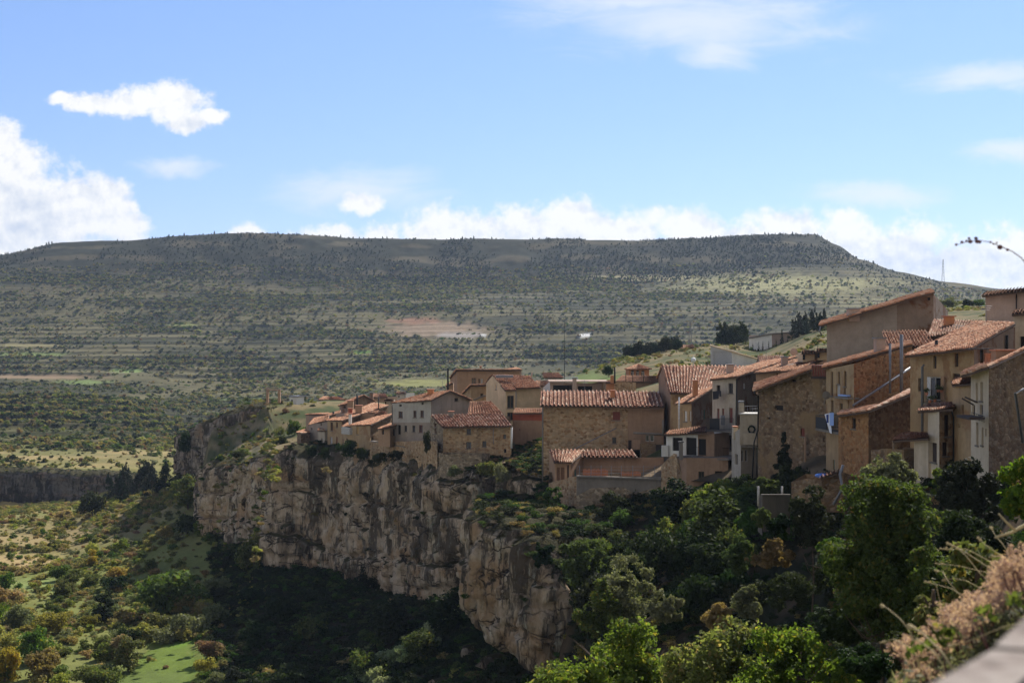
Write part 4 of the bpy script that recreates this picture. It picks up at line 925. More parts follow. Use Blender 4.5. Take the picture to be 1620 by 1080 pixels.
h.roof((700, 676, 216.3), (811, 674, 213.4), (795, 654.5, 222), (682, 657, 223.5), 'tile_old', .45)
h.roof((741, 656.5, 222.2), (797, 655, 221.6), (777, 635.5, 230), (744, 636, 230), 'tile', .45)
h.chimney(709.5, 717.5, 651, 658, 221.5, 'concrete', 'clay', .4)
h.pipe([(809.5, 675, 214), (809.5, 709, 214)], .15, 'pipe_w', 'white_downpipe'); h.pipe([(780.5, 677, 214.6), (780.5, 702, 214.6)], .05, 'zinc')
h = House('foundation_wall', 'crumbling stone foundation bulging under the wide tiled stone house', 'wall', (735, 740, 213), None)
h.wall('stone_grey', (694, 214), (708, 212.5), [(694, 716), (708, 719)], 790).wall('stone_grey', (708, 212.5), (762, 211.5), [(708, 719), (730, 716), (745, 720), (762, 717)], 790).close(3, Z(214, 717)).done()
h = House('house', 'large brown rendered house standing highest behind the grey gable house', 'house', (770, 640, 268), G)
h.wall('tan', (712, 275), (723, 270), [(712, 597), (718, 585), (723, 584)], 660).wall('tan', (723, 270), (825, 272), [(723, 584), (778, 583), (825, 586)], 660, [('glass', 746, 597.5, 753, 606.5, 'brown'), ('hole', 757, 599, 759, 606), ('s:pale', 760.5, 599, 764, 606)]).close().done()
h.roof((711, 598, 274.5), (722, 584.5, 269), (826, 585, 271), (818, 581.5, 281), 'tile', .3)
h.chimney(759, 762, 579.5, 584, 272, 'tan', 'clay', .2); h.block('stair_parapet', 'tan', 706, 717, 607, 630, 262, 3)
h.roof((704.5, 611, 261), (717, 606, 261), (717, 604, 264), (707, 607, 264), 'tile', .3, 'porch_roof')
tw = MB().tube([P(708.5, 618, 258), P(708.5, 582, 258)], .16, 7).thing('chimney_pipe', M['iron'], 'tall black stove pipe left of the brown house', 'pipe')
h = House('house', 'yellowish house with a tiled coping under the large brown house', 'house', (755, 640, 250), G)
h.wall('ochre', (732, 254), (745, 250), [(732, 622), (745, 609)], 665).wall('ochre', (745, 250), (778, 252), [(745, 609), (778, 609)], 665, [('glass', 760, 622, 765, 627)]).close().done()
h.roof((731, 622.5, 253.5), (744.5, 608.5, 249), (779, 608.5, 251), (772, 607, 258), 'tile', .3)
h.pipe([(749, 633, 248.5), (765, 626, 248.5), (777, 624, 249)], .12, 'concrete', 'stair_rail')
h = House('house', 'cream painted house with a projecting brown window bay', 'house', (815, 680, 236), G)
h.wall('cream', (769, 246), (800, 236), [(769, 606), (779, 594), (800, 617)], 690, [('glass', 783.5, 608, 785.8, 616, 'white')])
h.wall('cream', (800, 236), (816, 236.6), [(800, 617), (816, 617)], 690, [('glass', 802.5, 625.5, 813, 645.5, 'brown'), ('glass', 802.5, 652, 813, 664.5, 'brown')])
h.wall('cream', (816, 237.6), (857, 240), [(816, 614), (857, 613.5)], 690).close(back=[(845, 250), (783, 250)], zb=Z(248, 606)).done()
h.roof((798.5, 617.3, 234.8), (817, 617, 235.6), (800, 592.5, 246), (779, 593, 246), 'tile', .3, seed=2)
h.roof((816.5, 614, 236), (856, 613, 239), (838, 595, 246.5), (798, 593, 246.2), 'tile', .3)
h.roof((768, 606, 246.5), (769, 605, 252), (783, 593, 252), (779, 592.6, 245.5), 'tile', .3)
h.block('water_tank', 'zinc', 784, 812, 593.5, 597.5, 240.5, 1.0); h.pipe([(841, 604, 244), (841, 588, 244)], .1, 'pink', 'chimney')
h.pipe([(816.3, 617, 236), (816.3, 665, 236)], .06, 'zinc')
h = House('house', 'plain grey brown house front with a red brick parapet beside the cream house', 'house', (835, 735, 218), G)
h.wall('redbrick', (811, 221), (857.6, 219), [(811, 653), (857.6, 653)], 664.5).done(); h.walls = {}
h.wall('brown', (811, 221), (857.6, 219), [(811, 664.5), (857.6, 664.5)], 700, [('s:red', 820.5, 678, 822.5, 681)]).wall('stone', (811, 220.97), (857.6, 218.97), [(811, 712), (830, 702), (857.6, 691)], 770, [('d:pale', 820, 727, 838, 739)])
h.wall('brown', (811, 221.04), (857.6, 219.04), [(811, 700), (857.6, 700)], 770); h.close(7).done()
h.roof((812, 653.5, 220.2), (858.5, 653.5, 218.2), (858, 646, 221.6), (815, 646, 223.4), 'tile', .3, seed=5)
h = House('house', 'long rubble stone house with a striped tile roof and one red shutter', 'house', (950, 760, 190), G)
h.wall('stone', (858, 190), (993, 188.2), [(858, 642), (993, 643.5)], 800, [('s:red', 969.5, 651, 981, 664.5), ('glass', 968.5, 691.5, 975, 701, 'dark')])
h.wall('brown', (993, 188.2), (1050, 187.5), [(993, 643.5), (1050, 644)], 800, [('d:dark', 993.8, 696, 999, 712), ('glass', 1021.5, 688, 1027, 698, 'white'), ('glass', 1028.5, 688, 1034.5, 698, 'white')]).close(9, Z(195, 622)).done()
h.roof((855.5, 642, 189), (1051.5, 644, 186.4), (1044, 620, 193.4), (857, 619, 195.3), 'tile_old', .5, course=.55)
h.chimney(966, 972.5, 618, 625, 190.5, 'tile' if False else 'orange', 'clay', .3)
h.pipe([(905, 712, 186), (975, 677, 187.4)], .06, 'zinc', 'stair_rail')
h.pipe([(1002, 684.5, 186.3), (1049, 687, 186)], .14, 'concrete', 'terrace_beam'); h.pipe([(1049, 664, 186), (1049, 690, 186)], .12, 'concrete', 'terrace_post')
h.block('partition', 'tan', 1001, 1013, 696, 724, 186, .4); h.block('partition', 'stone_dark', 1013, 1037.5, 701, 724, 185.6, .5); h.block('gate', 'wood_dark', 1037.5, 1048, 703, 720, 185.8, .12)
h.pipe([(858.6, 644, 188.8), (858.6, 770, 188.8)], .1, 'concrete', 'corner_strip')
h = House('outbuilding', 'low outbuilding with a lean-to tile roof in front of the long stone house', 'outbuilding', (890, 765, 176), None)
h.wall('tan', (869, 180), (878, 176), [(869, 714), (878, 732)], 790).wall('tan', (878, 176), (903, 175), [(878, 732), (903, 732)], 790, [('d:brown', 880.5, 739, 886, 760), ('d:brown', 887, 739, 893, 760), ('d:dark', 897, 735, 900, 760)])
h.wall('tan', (903, 175), (923, 178.5), [(903, 732), (923, 722)], 790, [('d:teal', 909, 742, 912.5, 757)]).wall('brown', (923, 178.5), (1050, 176), [(923, 724), (1050, 723)], 790).close(back=[(1050, 186), (869, 186)], zb=Z(183, 714)).done()
h.roof((876.5, 731.5, 174.8), (905, 731.5, 174), (926, 713, 181.5), (869, 711.5, 183.5), 'tile_old', .5, course=.55)
h.roof((922, 723.5, 177.5), (1009, 723, 176), (1002, 713, 180.6), (920, 712.5, 181.8), 'tile_old', .5, course=.55)
h = House('terrace_wall', 'grey stone terrace wall with a flat coping below the outbuilding', 'wall', (970, 800, 170), None)
h.wall('stone', (868, 176), (897, 172), [(868, 764), (880, 760), (897, 757)], 850).wall('stone', (897, 172), (912, 170), [(897, 757), (900, 754), (912, 753)], 850)
h.wall('concrete', (912, 170), (1046, 166.5), [(912, 754), (1046, 753.5)], 785).wall('stone_grey', (911.9, 169.94), (1046.1, 166.44), [(912, 784), (935, 772), (985, 770), (1005, 780), (1046, 768)], 850).close(back=[(1047, 176), (869, 178)], zb=Z(173, 752)).done()
h.block('coping', 'concrete', 911, 1046, 752, 754.2, 169.6, .7, None, 166.1)
h = House('wire_fence', 'wire fence with posts and red netting on the terrace wall', 'fence', (970, 752, 169), None)
mb = MB()
for x in (917, 935, 951, 967, 983, 1001, 1018, 1036): mb.tube([P(x, 754, 169.8-(x-912)*.026), P(x, 736, 169.8-(x-912)*.026)], .035, 5)
mb.build('fence_posts', M['zinc'], h.root)
mb = MB()
for y in (738, 743, 748): mb.tube([P(912, y, 169.9), P(1044, y, 166.4)], .012, 4)
mb.build('wire', M['zinc'], h.root)
mb = MB()
for (x0, x1, y) in ((922, 962, 742), (982, 1014, 746)):
    for i in range(14):
        a = x0+(x1-x0)*i/14; b = x0+(x1-x0)*(i+.93)/14; Dm = 170.4-(a-912)*.026; q = y+random.uniform(-1.2, 1.5)
        mb.hexa([P(a, 752.5, Dm), P(b, 752.5, Dm), P(b, 752.5, Dm+.05), P(a, 752.5, Dm+.05)], [P(a, q, Dm), P(b, q, Dm), P(b, q, Dm+.05), P(a, q, Dm+.05)])
mb.build('netting', M['clay'], h.root)
# -- houses behind the middle
h = House('flat_roof_house', 'pinkish flat roofed building with two long dark openings behind the stone house', 'house', (920, 625, 236), G)
h.wall('white', (858, 240), (870, 236), [(858, 614), (868, 605), (870, 604.5)], 640).wall('pink', (870, 236), (962, 237), [(870, 604.5), (962, 606)], 640, [('hole', 875, 609, 905, 617.5), ('hole', 914, 610.5, 937, 617.5)]).close(zb=Z(238, 605)).done()
h.block('roof_slab', 'pink', 868.5, 963, 602.5, 604.4, 235.4, 8)
h.chimney(906, 912, 598.5, 618, 234, 'pink', 'iron', .4)
h = House('house', 'orange brick house end with a black stove pipe behind the striped roof', 'house', (968, 625, 232), G)
h.wall('orange', (959, 233), (972, 232), [(959, 605), (972, 604)], 640).wall('stone', (972, 232), (1006, 233.5), [(972, 604), (1006, 605)], 640).close(6).done()
h.roof((957.5, 605.5, 232), (974, 604.6, 231), (974, 601, 238), (962, 601.5, 239), 'tile', .3)
h.pipe([(972.5, 606, 230.6), (972.5, 581, 230.6)], .13, 'iron', 'stove_pipe'); h.block('chimney', 'orange', 966, 971, 594, 606, 231, .5)
h = House('house', 'low tiled house with iron posts below the orange turret', 'house', (1015, 618, 250), G)
h.wall('brown', (975, 252), (1046, 250), [(975, 603), (1046, 604)], 640).close(10, Z(256, 596)).done()
h.roof((974, 603.5, 251.5), (1048, 604.5, 249.4), (1046, 594, 262), (984, 594, 262), 'tile', .3)
for x in (990, 1001, 1018): h.pipe([(x, 604, 249), (x, 588, 249)], .05, 'iron', 'post')
h = House('turret_house', 'orange house turret with three arched windows and a pyramid roof', 'house', (1010, 600, 285), G)
h.wall('orange', (990, 290), (995, 284), [(990, 583), (995, 583.5)], 612).wall('orange', (995, 284), (1027, 285), [(995, 583.5), (1027, 583.5)], 612, [('glass', 998, 588, 1003, 596, 'white'), ('glass', 1006.2, 588, 1011.2, 596, 'white'), ('glass', 1014.4, 588, 1019.6, 596, 'white')]).close().done()
mb = MB()
for x in (1000.5, 1008.7, 1017):
    c = P(x, 588, 283.93+(x-995)*.03); pts = [c+np.array([.3*math.cos(a), 0, .3*math.sin(a)]) for a in np.linspace(0, math.pi, 9)]; mb.poly(pts)
mb.build('arch', M['glass'], h.root)
ap = (1009, 576.5, 289); E = [(988, 584, 290.5), (994, 584, 282.6), (1031, 584, 284), (1026, 584, 293)]
for q0, q1 in zip(E, E[1:]+E[:1]): h.roof(q0, q1, ap, ap, 'tile', .3, slab=.06)
h = House('house', 'bluish white house with a low tiled roof among the trees behind the cream house', 'house', (880, 605, 330), G)
h.wall('white', (862, 332), (889, 330), [(862, 597), (889, 597)], 620, [('glass', 868, 600, 871, 603), ('glass', 877, 600, 880, 603)]).close(8).done()
h.roof((860, 597.5, 331), (892, 597.5, 329), (884, 590, 338), (858, 589, 340), 'tile', .3)
h = House('house', 'low pink tiled house squeezed between the cream house and the bluish one', 'house', (858, 612, 300), G)
h.wall('pink', (845, 300), (872, 298), [(845, 610), (872, 609)], 630).close(8).done()
h.roof((843, 610.5, 299), (874, 609.5, 297), (868, 602, 305), (848, 602, 307), 'tile', .3)
# -- middle right
h = House('house', 'tan gable house with the largest striped tile roof', 'house', (1090, 680, 186), G)
h.wall('brown', (1042, 196), (1061, 187), [(1042, 596), (1049, 580), (1061, 621)], 720)
h.wall('ochre', (1061, 187), (1150, 184.5), [(1061, 622), (1150, 623)], 720).close(back=[(1150, 200), (1050, 203)], zb=Z(196, 582)).done()
h.roof((1059.5, 622, 185.6), (1152, 623, 183.2), (1190, 580, 192.5), (1047, 578.5, 196), 'tile_old', .45, course=.55)
h.roof((1040.5, 598, 196.5), (1046, 594, 205), (1056, 578.5, 204), (1048, 578.3, 195.6), 'tile', .335)
h = House('house', 'small house with a red chimney and white shutters beside the balcony house', 'house', (1090, 680, 175), G)
h.wall('ochre', (1071, 176.5), (1094, 174), [(1071, 639), (1094, 637)], 720, [('s:white', 1082, 650, 1087, 666.5), ('s:white', 1090.5, 650, 1093.5, 666)])
h.wall('greybrick', (1094, 174), (1129, 178), [(1094, 637), (1129, 616)], 720, [('s:white', 1110, 648, 1113, 664), ('s:teal', 1113.2, 648, 1116.5, 663)]).close().done()
h.roof((1068.5, 639, 177.3), (1094, 636.5, 172.8), (1131, 612, 177.5), (1098, 620.5, 182), 'tile', .3)
h.chimney(1097, 1104.5, 602.5, 630, 176, 'orange', 'clay', .5, capo=.02); h.pipe([(1074.5, 628, 175.5), (1074.5, 680, 175.5)], .09, 'pipe_w', 'vent_pipe')
h = House('house', 'dirty white house with a black railed balcony and dark clothes at its top window', 'house', (1145, 740, 166), G)
h.wall('dirtywhite', (1127, 169.5), (1166, 165), [(1127, 601), (1166, 597)], 682, [('glass', 1133.5, 609, 1139.5, 622, 'dark'), ('glass', 1152.5, 606, 1159.5, 622, 'dark'), ('d:red', 1134.3, 646, 1138, 668), ('d:red', 1142, 646, 1145.5, 662), ('d:red', 1153.3, 645, 1159, 669)])
h.wall('greybrick', (1166, 165), (1204, 170.5), [(1166, 597), (1204, 588)], 770, [('s:white', 1176, 606, 1180.5, 615)]).close(zb=Z(174, 594)).done(); W2 = dict(h.wobj)
h.walls = {}
h.wall('white', (1127, 169.53), (1166, 165.03), [(1127, 682), (1166, 682)], 728, [('d:dark', 1139, 688, 1143, 721), ('glass', 1151, 688, 1158, 712, 'dark')]).wall('brown', (1127, 169.53), (1166, 165.03), [(1127, 728), (1166, 728)], 785, [('hole', 1155, 731, 1158, 745)]).done()
h.roof((1122.5, 600.5, 169.8), (1167, 596, 163.6), (1262, 564, 176), (1205, 573, 186), 'tile', .3)
h.chimney(1151, 1161, 577, 588, 172, 'pink', 'zinc', .5)
b = h.block('balcony', 'concrete', 1116, 1160, 679.5, 682, 166.9, 1.4, None, 163.7)
h.rail('railing', [P(1117, 680, 166.8), P(1160, 680, 163.7)], 1.25, n=22, parent=b); h.block('railing_panel', 'iron', 1122.5, 1137.5, 661.5, 678.5, 166.2, .05, b, 165.1)
h.block('water_tank', 'zinc', 1141, 1147, 657, 672, 165.4, .5, b)
b = h.block('balcony', 'concrete', 1134, 1160, 722, 726.5, 166.3, 1.2, None, 163.5); h.rail('railing', [P(1131, 723, 166.3), P(1158, 723, 163.7)], 1.0, n=12, parent=b, r=.014)
h.pipe([(1165.5, 599, 164.7), (1164.6, 660, 164.7), (1164.6, 680, 164.7)], .07, 'iron')
MB().hexa([P(1128, 632, 167.5), P(1137, 630.5, 166.6), P(1137, 630.5, 166.8), P(1128, 632, 167.7)], [P(1127.5, 619, 167.5), P(1138, 617.5, 166.6), P(1138, 617.5, 166.8), P(1127.5, 619, 167.7)]).hexa([P(1138, 627, 166.5), P(1141, 627, 166.3), P(1141, 627, 166.5), P(1138, 627, 166.7)], [P(1138, 618, 166.5), P(1141, 618, 166.3), P(1141, 618, 166.5), P(1138, 618, 166.7)]).thing('laundry', M['cloth_k'], 'dark clothes hung below the top window of the dirty white house', 'laundry')
h = House('porch_house', 'low porch with a sunlit tile roof and open dark bays on a brown terrace block', 'house', (1100, 770, 164), G)
h.wall('white', (1054, 167), (1104, 164.5), [(1054, 687.5), (1104, 687.5)], 722, [('hole', 1064, 692, 1080, 713, 'red'), ('hole', 1085.5, 692, 1102, 720)])
h.wall('brown', (1104, 164.5), (1130, 163.6), [(1104, 687.5), (1130, 686)], 722, [('hole', 1105, 694, 1117, 720)]).close(5, Z(168, 680)).done(); h.walls = {}; h.ends = []
h.wall('brown', (1071, 164), (1086, 161.6), [(1071, 723.5), (1086, 724)], 800).wall('brown', (1086, 161.6), (1152, 160.5), [(1086, 724), (1152, 724)], 800, [('glass', 1105, 745.5, 1114, 760, 'dark'), ('hole', 1131, 745, 1143, 775)]).close(back=[(1152, 168), (1071, 168)]).done()
h.roof((1052, 688, 166.2), (1118, 684, 162.6), (1118, 673.5, 168), (1059, 681.5, 171), 'tile', .32)
h.block('terrace_slab', 'concrete', 1070, 1153, 722, 724, 163.6, 6, None, 160)
h.chimney(1075, 1080.5, 699.5, 722, 162.4, 'concrete', 'iron', .3, h.root); h.block('low_wall', 'white', 1047, 1057, 704.5, 722, 166.5, .4); h.rail('railing', [P(1086, 722, 161.4), P(1112, 722, 161)], 1.0, n=12, r=.014)
h.block('sill_slab', 'concrete', 1086, 1114, 773, 775.5, 160.9, .6)
h = House('stone_stair', 'rough stone stair wall stepping up right of the terrace fence', 'wall', (1058, 800, 163), None)
h.wall('stone', (1046, 166.4), (1071, 163.6), [(1046, 736), (1058, 724), (1066, 717), (1071, 718)], 850).wall('stone_dark', (1071, 163.6), (1086, 162), [(1071, 724), (1086, 772)], 850).close(3).done()
h = House('tower_house', 'narrow white tower house with an oriel box and a green wreath', 'house', (1180, 770, 150), G)
h.wall('dirtywhite', (1157.5, 154), (1172, 149.6), [(1157.5, 688), (1172, 676)], 800, [('hole', 1163, 718, 1167, 734.5), ('hole', 1160.5, 755, 1165, 768)])
h.wall('dirtywhite', (1172, 149.6), (1196, 151), [(1172, 676), (1196, 676)], 800, [('glass', 1173, 712, 1177.3, 730, 'white'), ('glass', 1179, 711, 1183.5, 730, 'white')]).close(zb=Z(152, 660)).done()
bx = h.block('oriel', 'dirtywhite', 1170.5, 1199.5, 655.5, 704, 148.9, 2.4, None, 148.5)
h.block('oriel_base', 'dirtywhite', 1176, 1196.5, 684.5, 703, 148.4, .5, None, 148.0); h.block('oriel_slab', 'concrete', 1172, 1197, 704.5, 707.5, 148.7, 2.4, None, 148.3)
h.block('parapet_cap', 'white', 1170, 1200, 653.5, 655.3, 148.75, 2.7, None, 148.35)
h.block('chimney', 'dirtywhite', 1169.5, 1177, 637, 656, 149.6, .5); h.block('chimney_cap', 'zinc', 1169, 1177.6, 633.8, 636.6, 149.5, .6)
h.block('side_turret', 'cream_pale', 1160.5, 1167.5, 676, 694, 152.4, 1.0); h.block('turret_cap', 'clay', 1160, 1168, 674, 675.8, 152.3, 1.1)
h.rail('railing', [P(1178, 654, 150), P(1199, 654, 150.6)], .75, 'zinc', 5, r=.02); h.pipe([(1189, 646, 150.2), (1199, 646, 150.4)], .03, 'zinc', 'rail')
mb = MB(); c = P(1189, 679, 148.45)
pts = [c+np.array([.3*math.cos(a), 0, .34*math.sin(a)]) for a in np.linspace(0, 6.283, 17)]; mb.tube(pts, .09, 7).thing('wreath', LG['dark'], 'dark green wreath hung on the oriel box', 'wreath', None, True)
h = House('house', 'long low tiled house with two dormers behind the dark stone house', 'house', (1240, 610, 160), G)
h.wall('tan', (1196, 162), (1264, 158), [(1196, 590), (1264, 586)], 625, [('hole', 1228, 591, 1231, 599)]).wall('tan', (1264, 158), (1310, 166), [(1264, 586), (1310, 568)], 625).close(zb=Z(168, 572)).done()
h.roof((1193.5, 590, 161.6), (1265, 585.2, 156.6), (1312, 560, 166), (1250, 571, 175), 'tile', .3)
for (x0, x1, yt) in ((1268.5, 1290, 553.5), (1291.5, 1312, 550.5)):
    dm = h.block('dormer', 'cream', x0+1.5, x1-1, yt+5, yt+19, 162, 3); h.block('dormer_window', 'glass', x0+1.4, x0+5.2, yt+6, yt+15.5, 161.93, .06, dm)
    h.roof((x0-.5, yt+5.3, 161.4), (x1+.5, yt+5, 161.4), (x1, yt, 165.3), (x0+1, yt, 165.3), 'tile', .3, 'dormer_roof')
h.chimney(1237.5, 1246.5, 565, 574, 164, 'pink', 'zinc', .4)
mb = MB(); c = P(1255, 556.5, 168)
for j in range(3):
    pass
ring = [[c+np.array([r_*math.cos(a), -.35+r_*r_*.5, r_*math.sin(a)]) for a in np.linspace(0, 6.283, 15)[:-1]] for r_ in (.05, .25, .42)]
for ra, rb in zip(ring[:-1], ring[1:]):
    for k in range(14): mb.poly([ra[k], ra[(k+1) % 14], rb[(k+1) % 14], rb[k]])
mb.poly(ring[0]); mb.tube([c+np.array([0, .1, -1.1]), c+np.array([0, .1, 0]), c+np.array([0, -.3, 0])], .03, 5)
mb.thing('satellite_dish', M['pink'], 'round satellite dish on the tiled roof near the dormers', 'satellite dish', None, True)
h = House('house', 'small brown gable house with a steep striped roof behind the sunlit eaves', 'house', (1210, 580, 200), G)
h.wall('greybrick', (1194, 204), (1203, 198), [(1194, 580), (1199, 564), (1203, 577)], 600).wall('tan', (1203, 198), (1245, 200), [(1203, 577), (1245, 577)], 600).close(zb=Z(204, 566)).done()
h.roof((1202, 577.5, 197), (1246, 577, 199), (1240, 563, 205), (1198.5, 563, 204), 'tile_old', .34)
# -- right hand group
h = House('house', 'dark rubble stone house with a single slope roof falling to the left', 'house', (1250, 770, 138), G)
h.wall('stone_dark', (1199, 142), (1307, 134), [(1199, 618), (1284, 586), (1307, 592)], 800, [('hole', 1226, 641, 1239, 649), ('hole', 1214, 660, 1219, 663), ('s:red', 1266.5, 677, 1273, 690), ('hole', 1252, 600, 1259, 604), ('hole', 1302, 692, 1304.5, 699)]).close(10, Z(145, 600)).done()
h.roof((1194, 607, 151), (1192, 619.5, 140.6), (1287, 583, 133.6), (1290, 577, 145), 'tile', .3)
h.pipe([(1194, 619, 140.4), (1194, 623, 140.6), (1200, 626, 141), (1199, 680, 141.3), (1193, 700, 141.6), (1190, 760, 141.6)], .07, 'iron')
h.pipe([(1274, 690, 135.9), (1274, 760, 135.9)], .09, 'tan', 'corner_strip')
b = h.block('balcony_box', 'wood_red', 1284, 1307, 577.5, 595, 132, 2.0, None, 131); h.block('balcony_floor', 'wood_dark', 1283, 1308, 595.3, 599, 131.7, 2.3, None, 130.7)
mb = MB()
for i in range(6): mb.tube([P(1285+i*4.1, 595, 131.92-i*.17), P(1285+i*4.1, 578.5, 131.92-i*.17)], .06, 4)
mb.build('slats', M['wood'], b)
h = House('house', 'tall grey rendered house with a bare brick patch and long single slope roof', 'house', (1390, 600, 148), G)
h.wall('greybrown', (1308, 150), (1419, 147.5), [(1308, 514), (1345, 501), (1419, 480)], 640).wall('greybrick', (1419, 147.5), (1477, 146), [(1419, 480), (1477, 464.5)], 640, [('hole', 1467, 470.5, 1471.5, 475)]).close(11, Z(152, 490)).done()
h.roof((1300, 509, 162), (1296.5, 515, 149), (1478.5, 461.5, 145), (1474, 458, 157), 'tile', .3)
h.chimney(1343.5, 1360, 489, 503, 148.5, 'pink', 'zinc', .6); h.pipe([(1298, 516, 148.8), (1296.5, 524, 148.8), (1300, 530, 149.2)], .07, 'zinc', 'gutter')
MB().tube([P(1388, 500, 150), P(1388, 476, 150)], .025, 5).tube([P(1384, 478, 150), P(1392, 477, 150)], .02, 4).tube([P(1385, 481, 150), P(1391, 480.5, 150)], .02, 4).thing('antenna', M['zinc'], 'thin aerial on the long single slope roof', 'antenna')
h = House('house', 'shaded striped roof house tucked under the tall grey house', 'house', (1440, 570, 136), G)
h.wall('tan', (1400, 137), (1480, 134), [(1400, 549), (1480, 547)], 590).close(7, Z(141, 524)).done()
h.roof((1405, 550, 136), (1482, 547, 133), (1466, 523.5, 141), (1396, 524.5, 143), 'tile', .34)
h = House('house', 'house with a bright striped roof and a clay chimney right of the tall grey house', 'house', (1510, 550, 138), G)
h.wall('tan', (1470, 138), (1548, 132), [(1470, 533), (1548, 520)], 570).close(8, Z(144, 512)).done()
h.roof((1468, 534, 137), (1550, 519, 131), (1557, 508, 142), (1478, 506, 146), 'tile_old', .36)
c = h.chimney(1497, 1510, 501, 512, 140, 'orange', 'clay', .45, capo=.15)
h = House('house', 'brown plaster house with tall shuttered windows and a steel flue pair on its side', 'house', (1350, 690, 124), G)
h.wall('ochre', (1307, 128.5), (1351, 122), [(1307, 584), (1351, 575)], 790, [('s:dark', 1314.5, 588, 1318, 626), ('s:dark', 1325.5, 588, 1329, 607), ('s:dark', 1335, 587, 1339, 611), ('s:pale', 1322.5, 609, 1329, 627), ('s:dark', 1314.8, 633, 1318.5, 651), ('hole', 1328, 638, 1333, 651), ('hole', 1334.5, 612, 1338, 627), ('s:white', 1341, 633, 1343.5, 648), ('s:teal', 1317.5, 727, 1320.5, 743)])
h.wall('stone_red', (1351, 122), (1443, 128), [(1351, 575), (1443, 547)], 720).close(zb=Z(131, 560)).done()
h.roof((1306, 577, 139), (1301.5, 582.5, 127.6), (1444, 544.5, 126.4), (1440, 539, 138), 'tile', .3)
h.chimney(1386.5, 1401, 535.5, 560, 127.5, 'pink', 'zinc', .5, capo=.12)
h.pipe([(1408, 622, 124), (1408, 543, 124)], .1, 'zinc', 'flue'); h.pipe([(1426, 622, 124.6), (1426, 529, 124.6)], .14, 'zinc', 'flue'); h.pipe([(1350, 641, 121), (1441, 581, 126)], .1, 'zinc', 'diagonal_pipe')
b = h.block('balcony', 'concrete', 1320, 1341, 626.5, 629.5, 125, 1.0, None, 122); h.block('flower_box', 'cloth_b', 1326, 1339, 623.5, 626, 124.3, .35, b, 122.5)
b = h.block('balcony', 'concrete', 1290, 1327, 676.5, 680, 129.5, 1.3, None, 122.8)
h.rail('railing', [P(1290.5, 677, 129.3), P(1326.5, 677, 122.9)], 1.1, n=20, parent=b); h.block('railing_panel', 'iron', 1290.5, 1307, 659, 676, 129.1, .05, b, 126.2)
h.wobj
MB().hexa([P(1312.5, 684, 124.8), P(1316, 686, 124.2), P(1316, 686, 124.5), P(1312.5, 684, 125.1)], [P(1304.5, 655, 126.2), P(1313, 653, 124.8), P(1313, 653, 125.1), P(1304.5, 655, 126.5)]).thing('laundry', M['cloth_w'], 'white cloth hanging over the black balcony rail', 'laundry', 'washing on the balcony rail')
MB().hexa([P(1312.5, 673, 124.6), P(1319, 673, 123.6), P(1319, 673, 123.8), P(1312.5, 673, 124.8)], [P(1312, 653, 124.6), P(1319, 652.5, 123.6), P(1319, 652.5, 123.8), P(1312, 653, 124.8)]).thing('laundry', M['cloth_b'], 'pale blue towel hanging beside the white cloth', 'laundry', 'washing on the balcony rail')
MB().hexa([P(1308, 670, 125.6), P(1311, 670, 125.1), P(1311, 670, 125.3), P(1308, 670, 125.8)], [P(1307, 656, 125.6), P(1310, 655, 125.1), P(1310, 655, 125.3), P(1307, 656, 125.8)]).thing('laundry', M['cloth_n'], 'navy garment half hidden behind the white cloth', 'laundry', 'washing on the balcony rail')
h = House('stone_annex', 'orange stained stone annex with a sloping roof and one small window', 'house', (1370, 730, 115), G)
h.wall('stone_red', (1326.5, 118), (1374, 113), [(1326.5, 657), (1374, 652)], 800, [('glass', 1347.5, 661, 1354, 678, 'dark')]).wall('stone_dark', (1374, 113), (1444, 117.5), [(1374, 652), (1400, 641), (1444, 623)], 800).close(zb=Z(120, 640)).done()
h.roof((1332, 650, 126), (1325, 657.5, 116.6), (1374, 650, 111.6), (1395, 640, 121), 'tile', .3); h.roof((1385, 646, 121), (1374, 650, 111.6), (1446, 621, 116), (1440, 616, 125), 'tile_old', .3)
h = House('house', 'tan house with an open white balcony door and flower pots under a large sunlit roof', 'house', (1490, 690, 108), G)
h.wall('ochre', (1440, 112.5), (1541, 106), [(1440, 563), (1541, 551)], 760, [('s:dark', 1476.5, 563, 1481.5, 583), ('s:dark', 1510.5, 559, 1516, 580), ('glass', 1468, 596, 1488, 633, 'white'), ('s:dark', 1452.5, 598, 1458, 619), ('s:dark', 1507, 591, 1519, 603), ('s:dark', 1507, 612, 1514, 640)])
h.wall('greybrick', (1541, 106), (1606, 111.5), [(1541, 551), (1575, 530), (1606, 517)], 700).close(zb=Z(116, 530)).done()
h.roof((1431, 563.5, 112), (1538, 551, 104.4), (1606, 512, 110.5), (1545, 509, 122), 'tile', .3)
h.pipe([(1459, 690, 110.4), (1459, 580, 110.4), (1462, 577, 110.4)], .1, 'zinc', 'flue'); h.pipe([(1481.5, 560, 112), (1481.5, 538, 112)], .12, 'iron', 'stove_pipe')
b = h.block('balcony', 'concrete', 1461, 1492, 636.5, 639, 109.8, 1.0, None, 107.8); h.rail('railing', [P(1461.5, 637, 109.7), P(1491.5, 637, 107.8)], .95, n=16, parent=b, r=.014)
h.block('open_shutter', 'frame_w', 1468, 1473, 596, 632, 110.2, .06, None, 109.2); h.block('open_shutter', 'tan', 1488.5, 1493, 595, 632, 108.8, .06, None, 108.6)
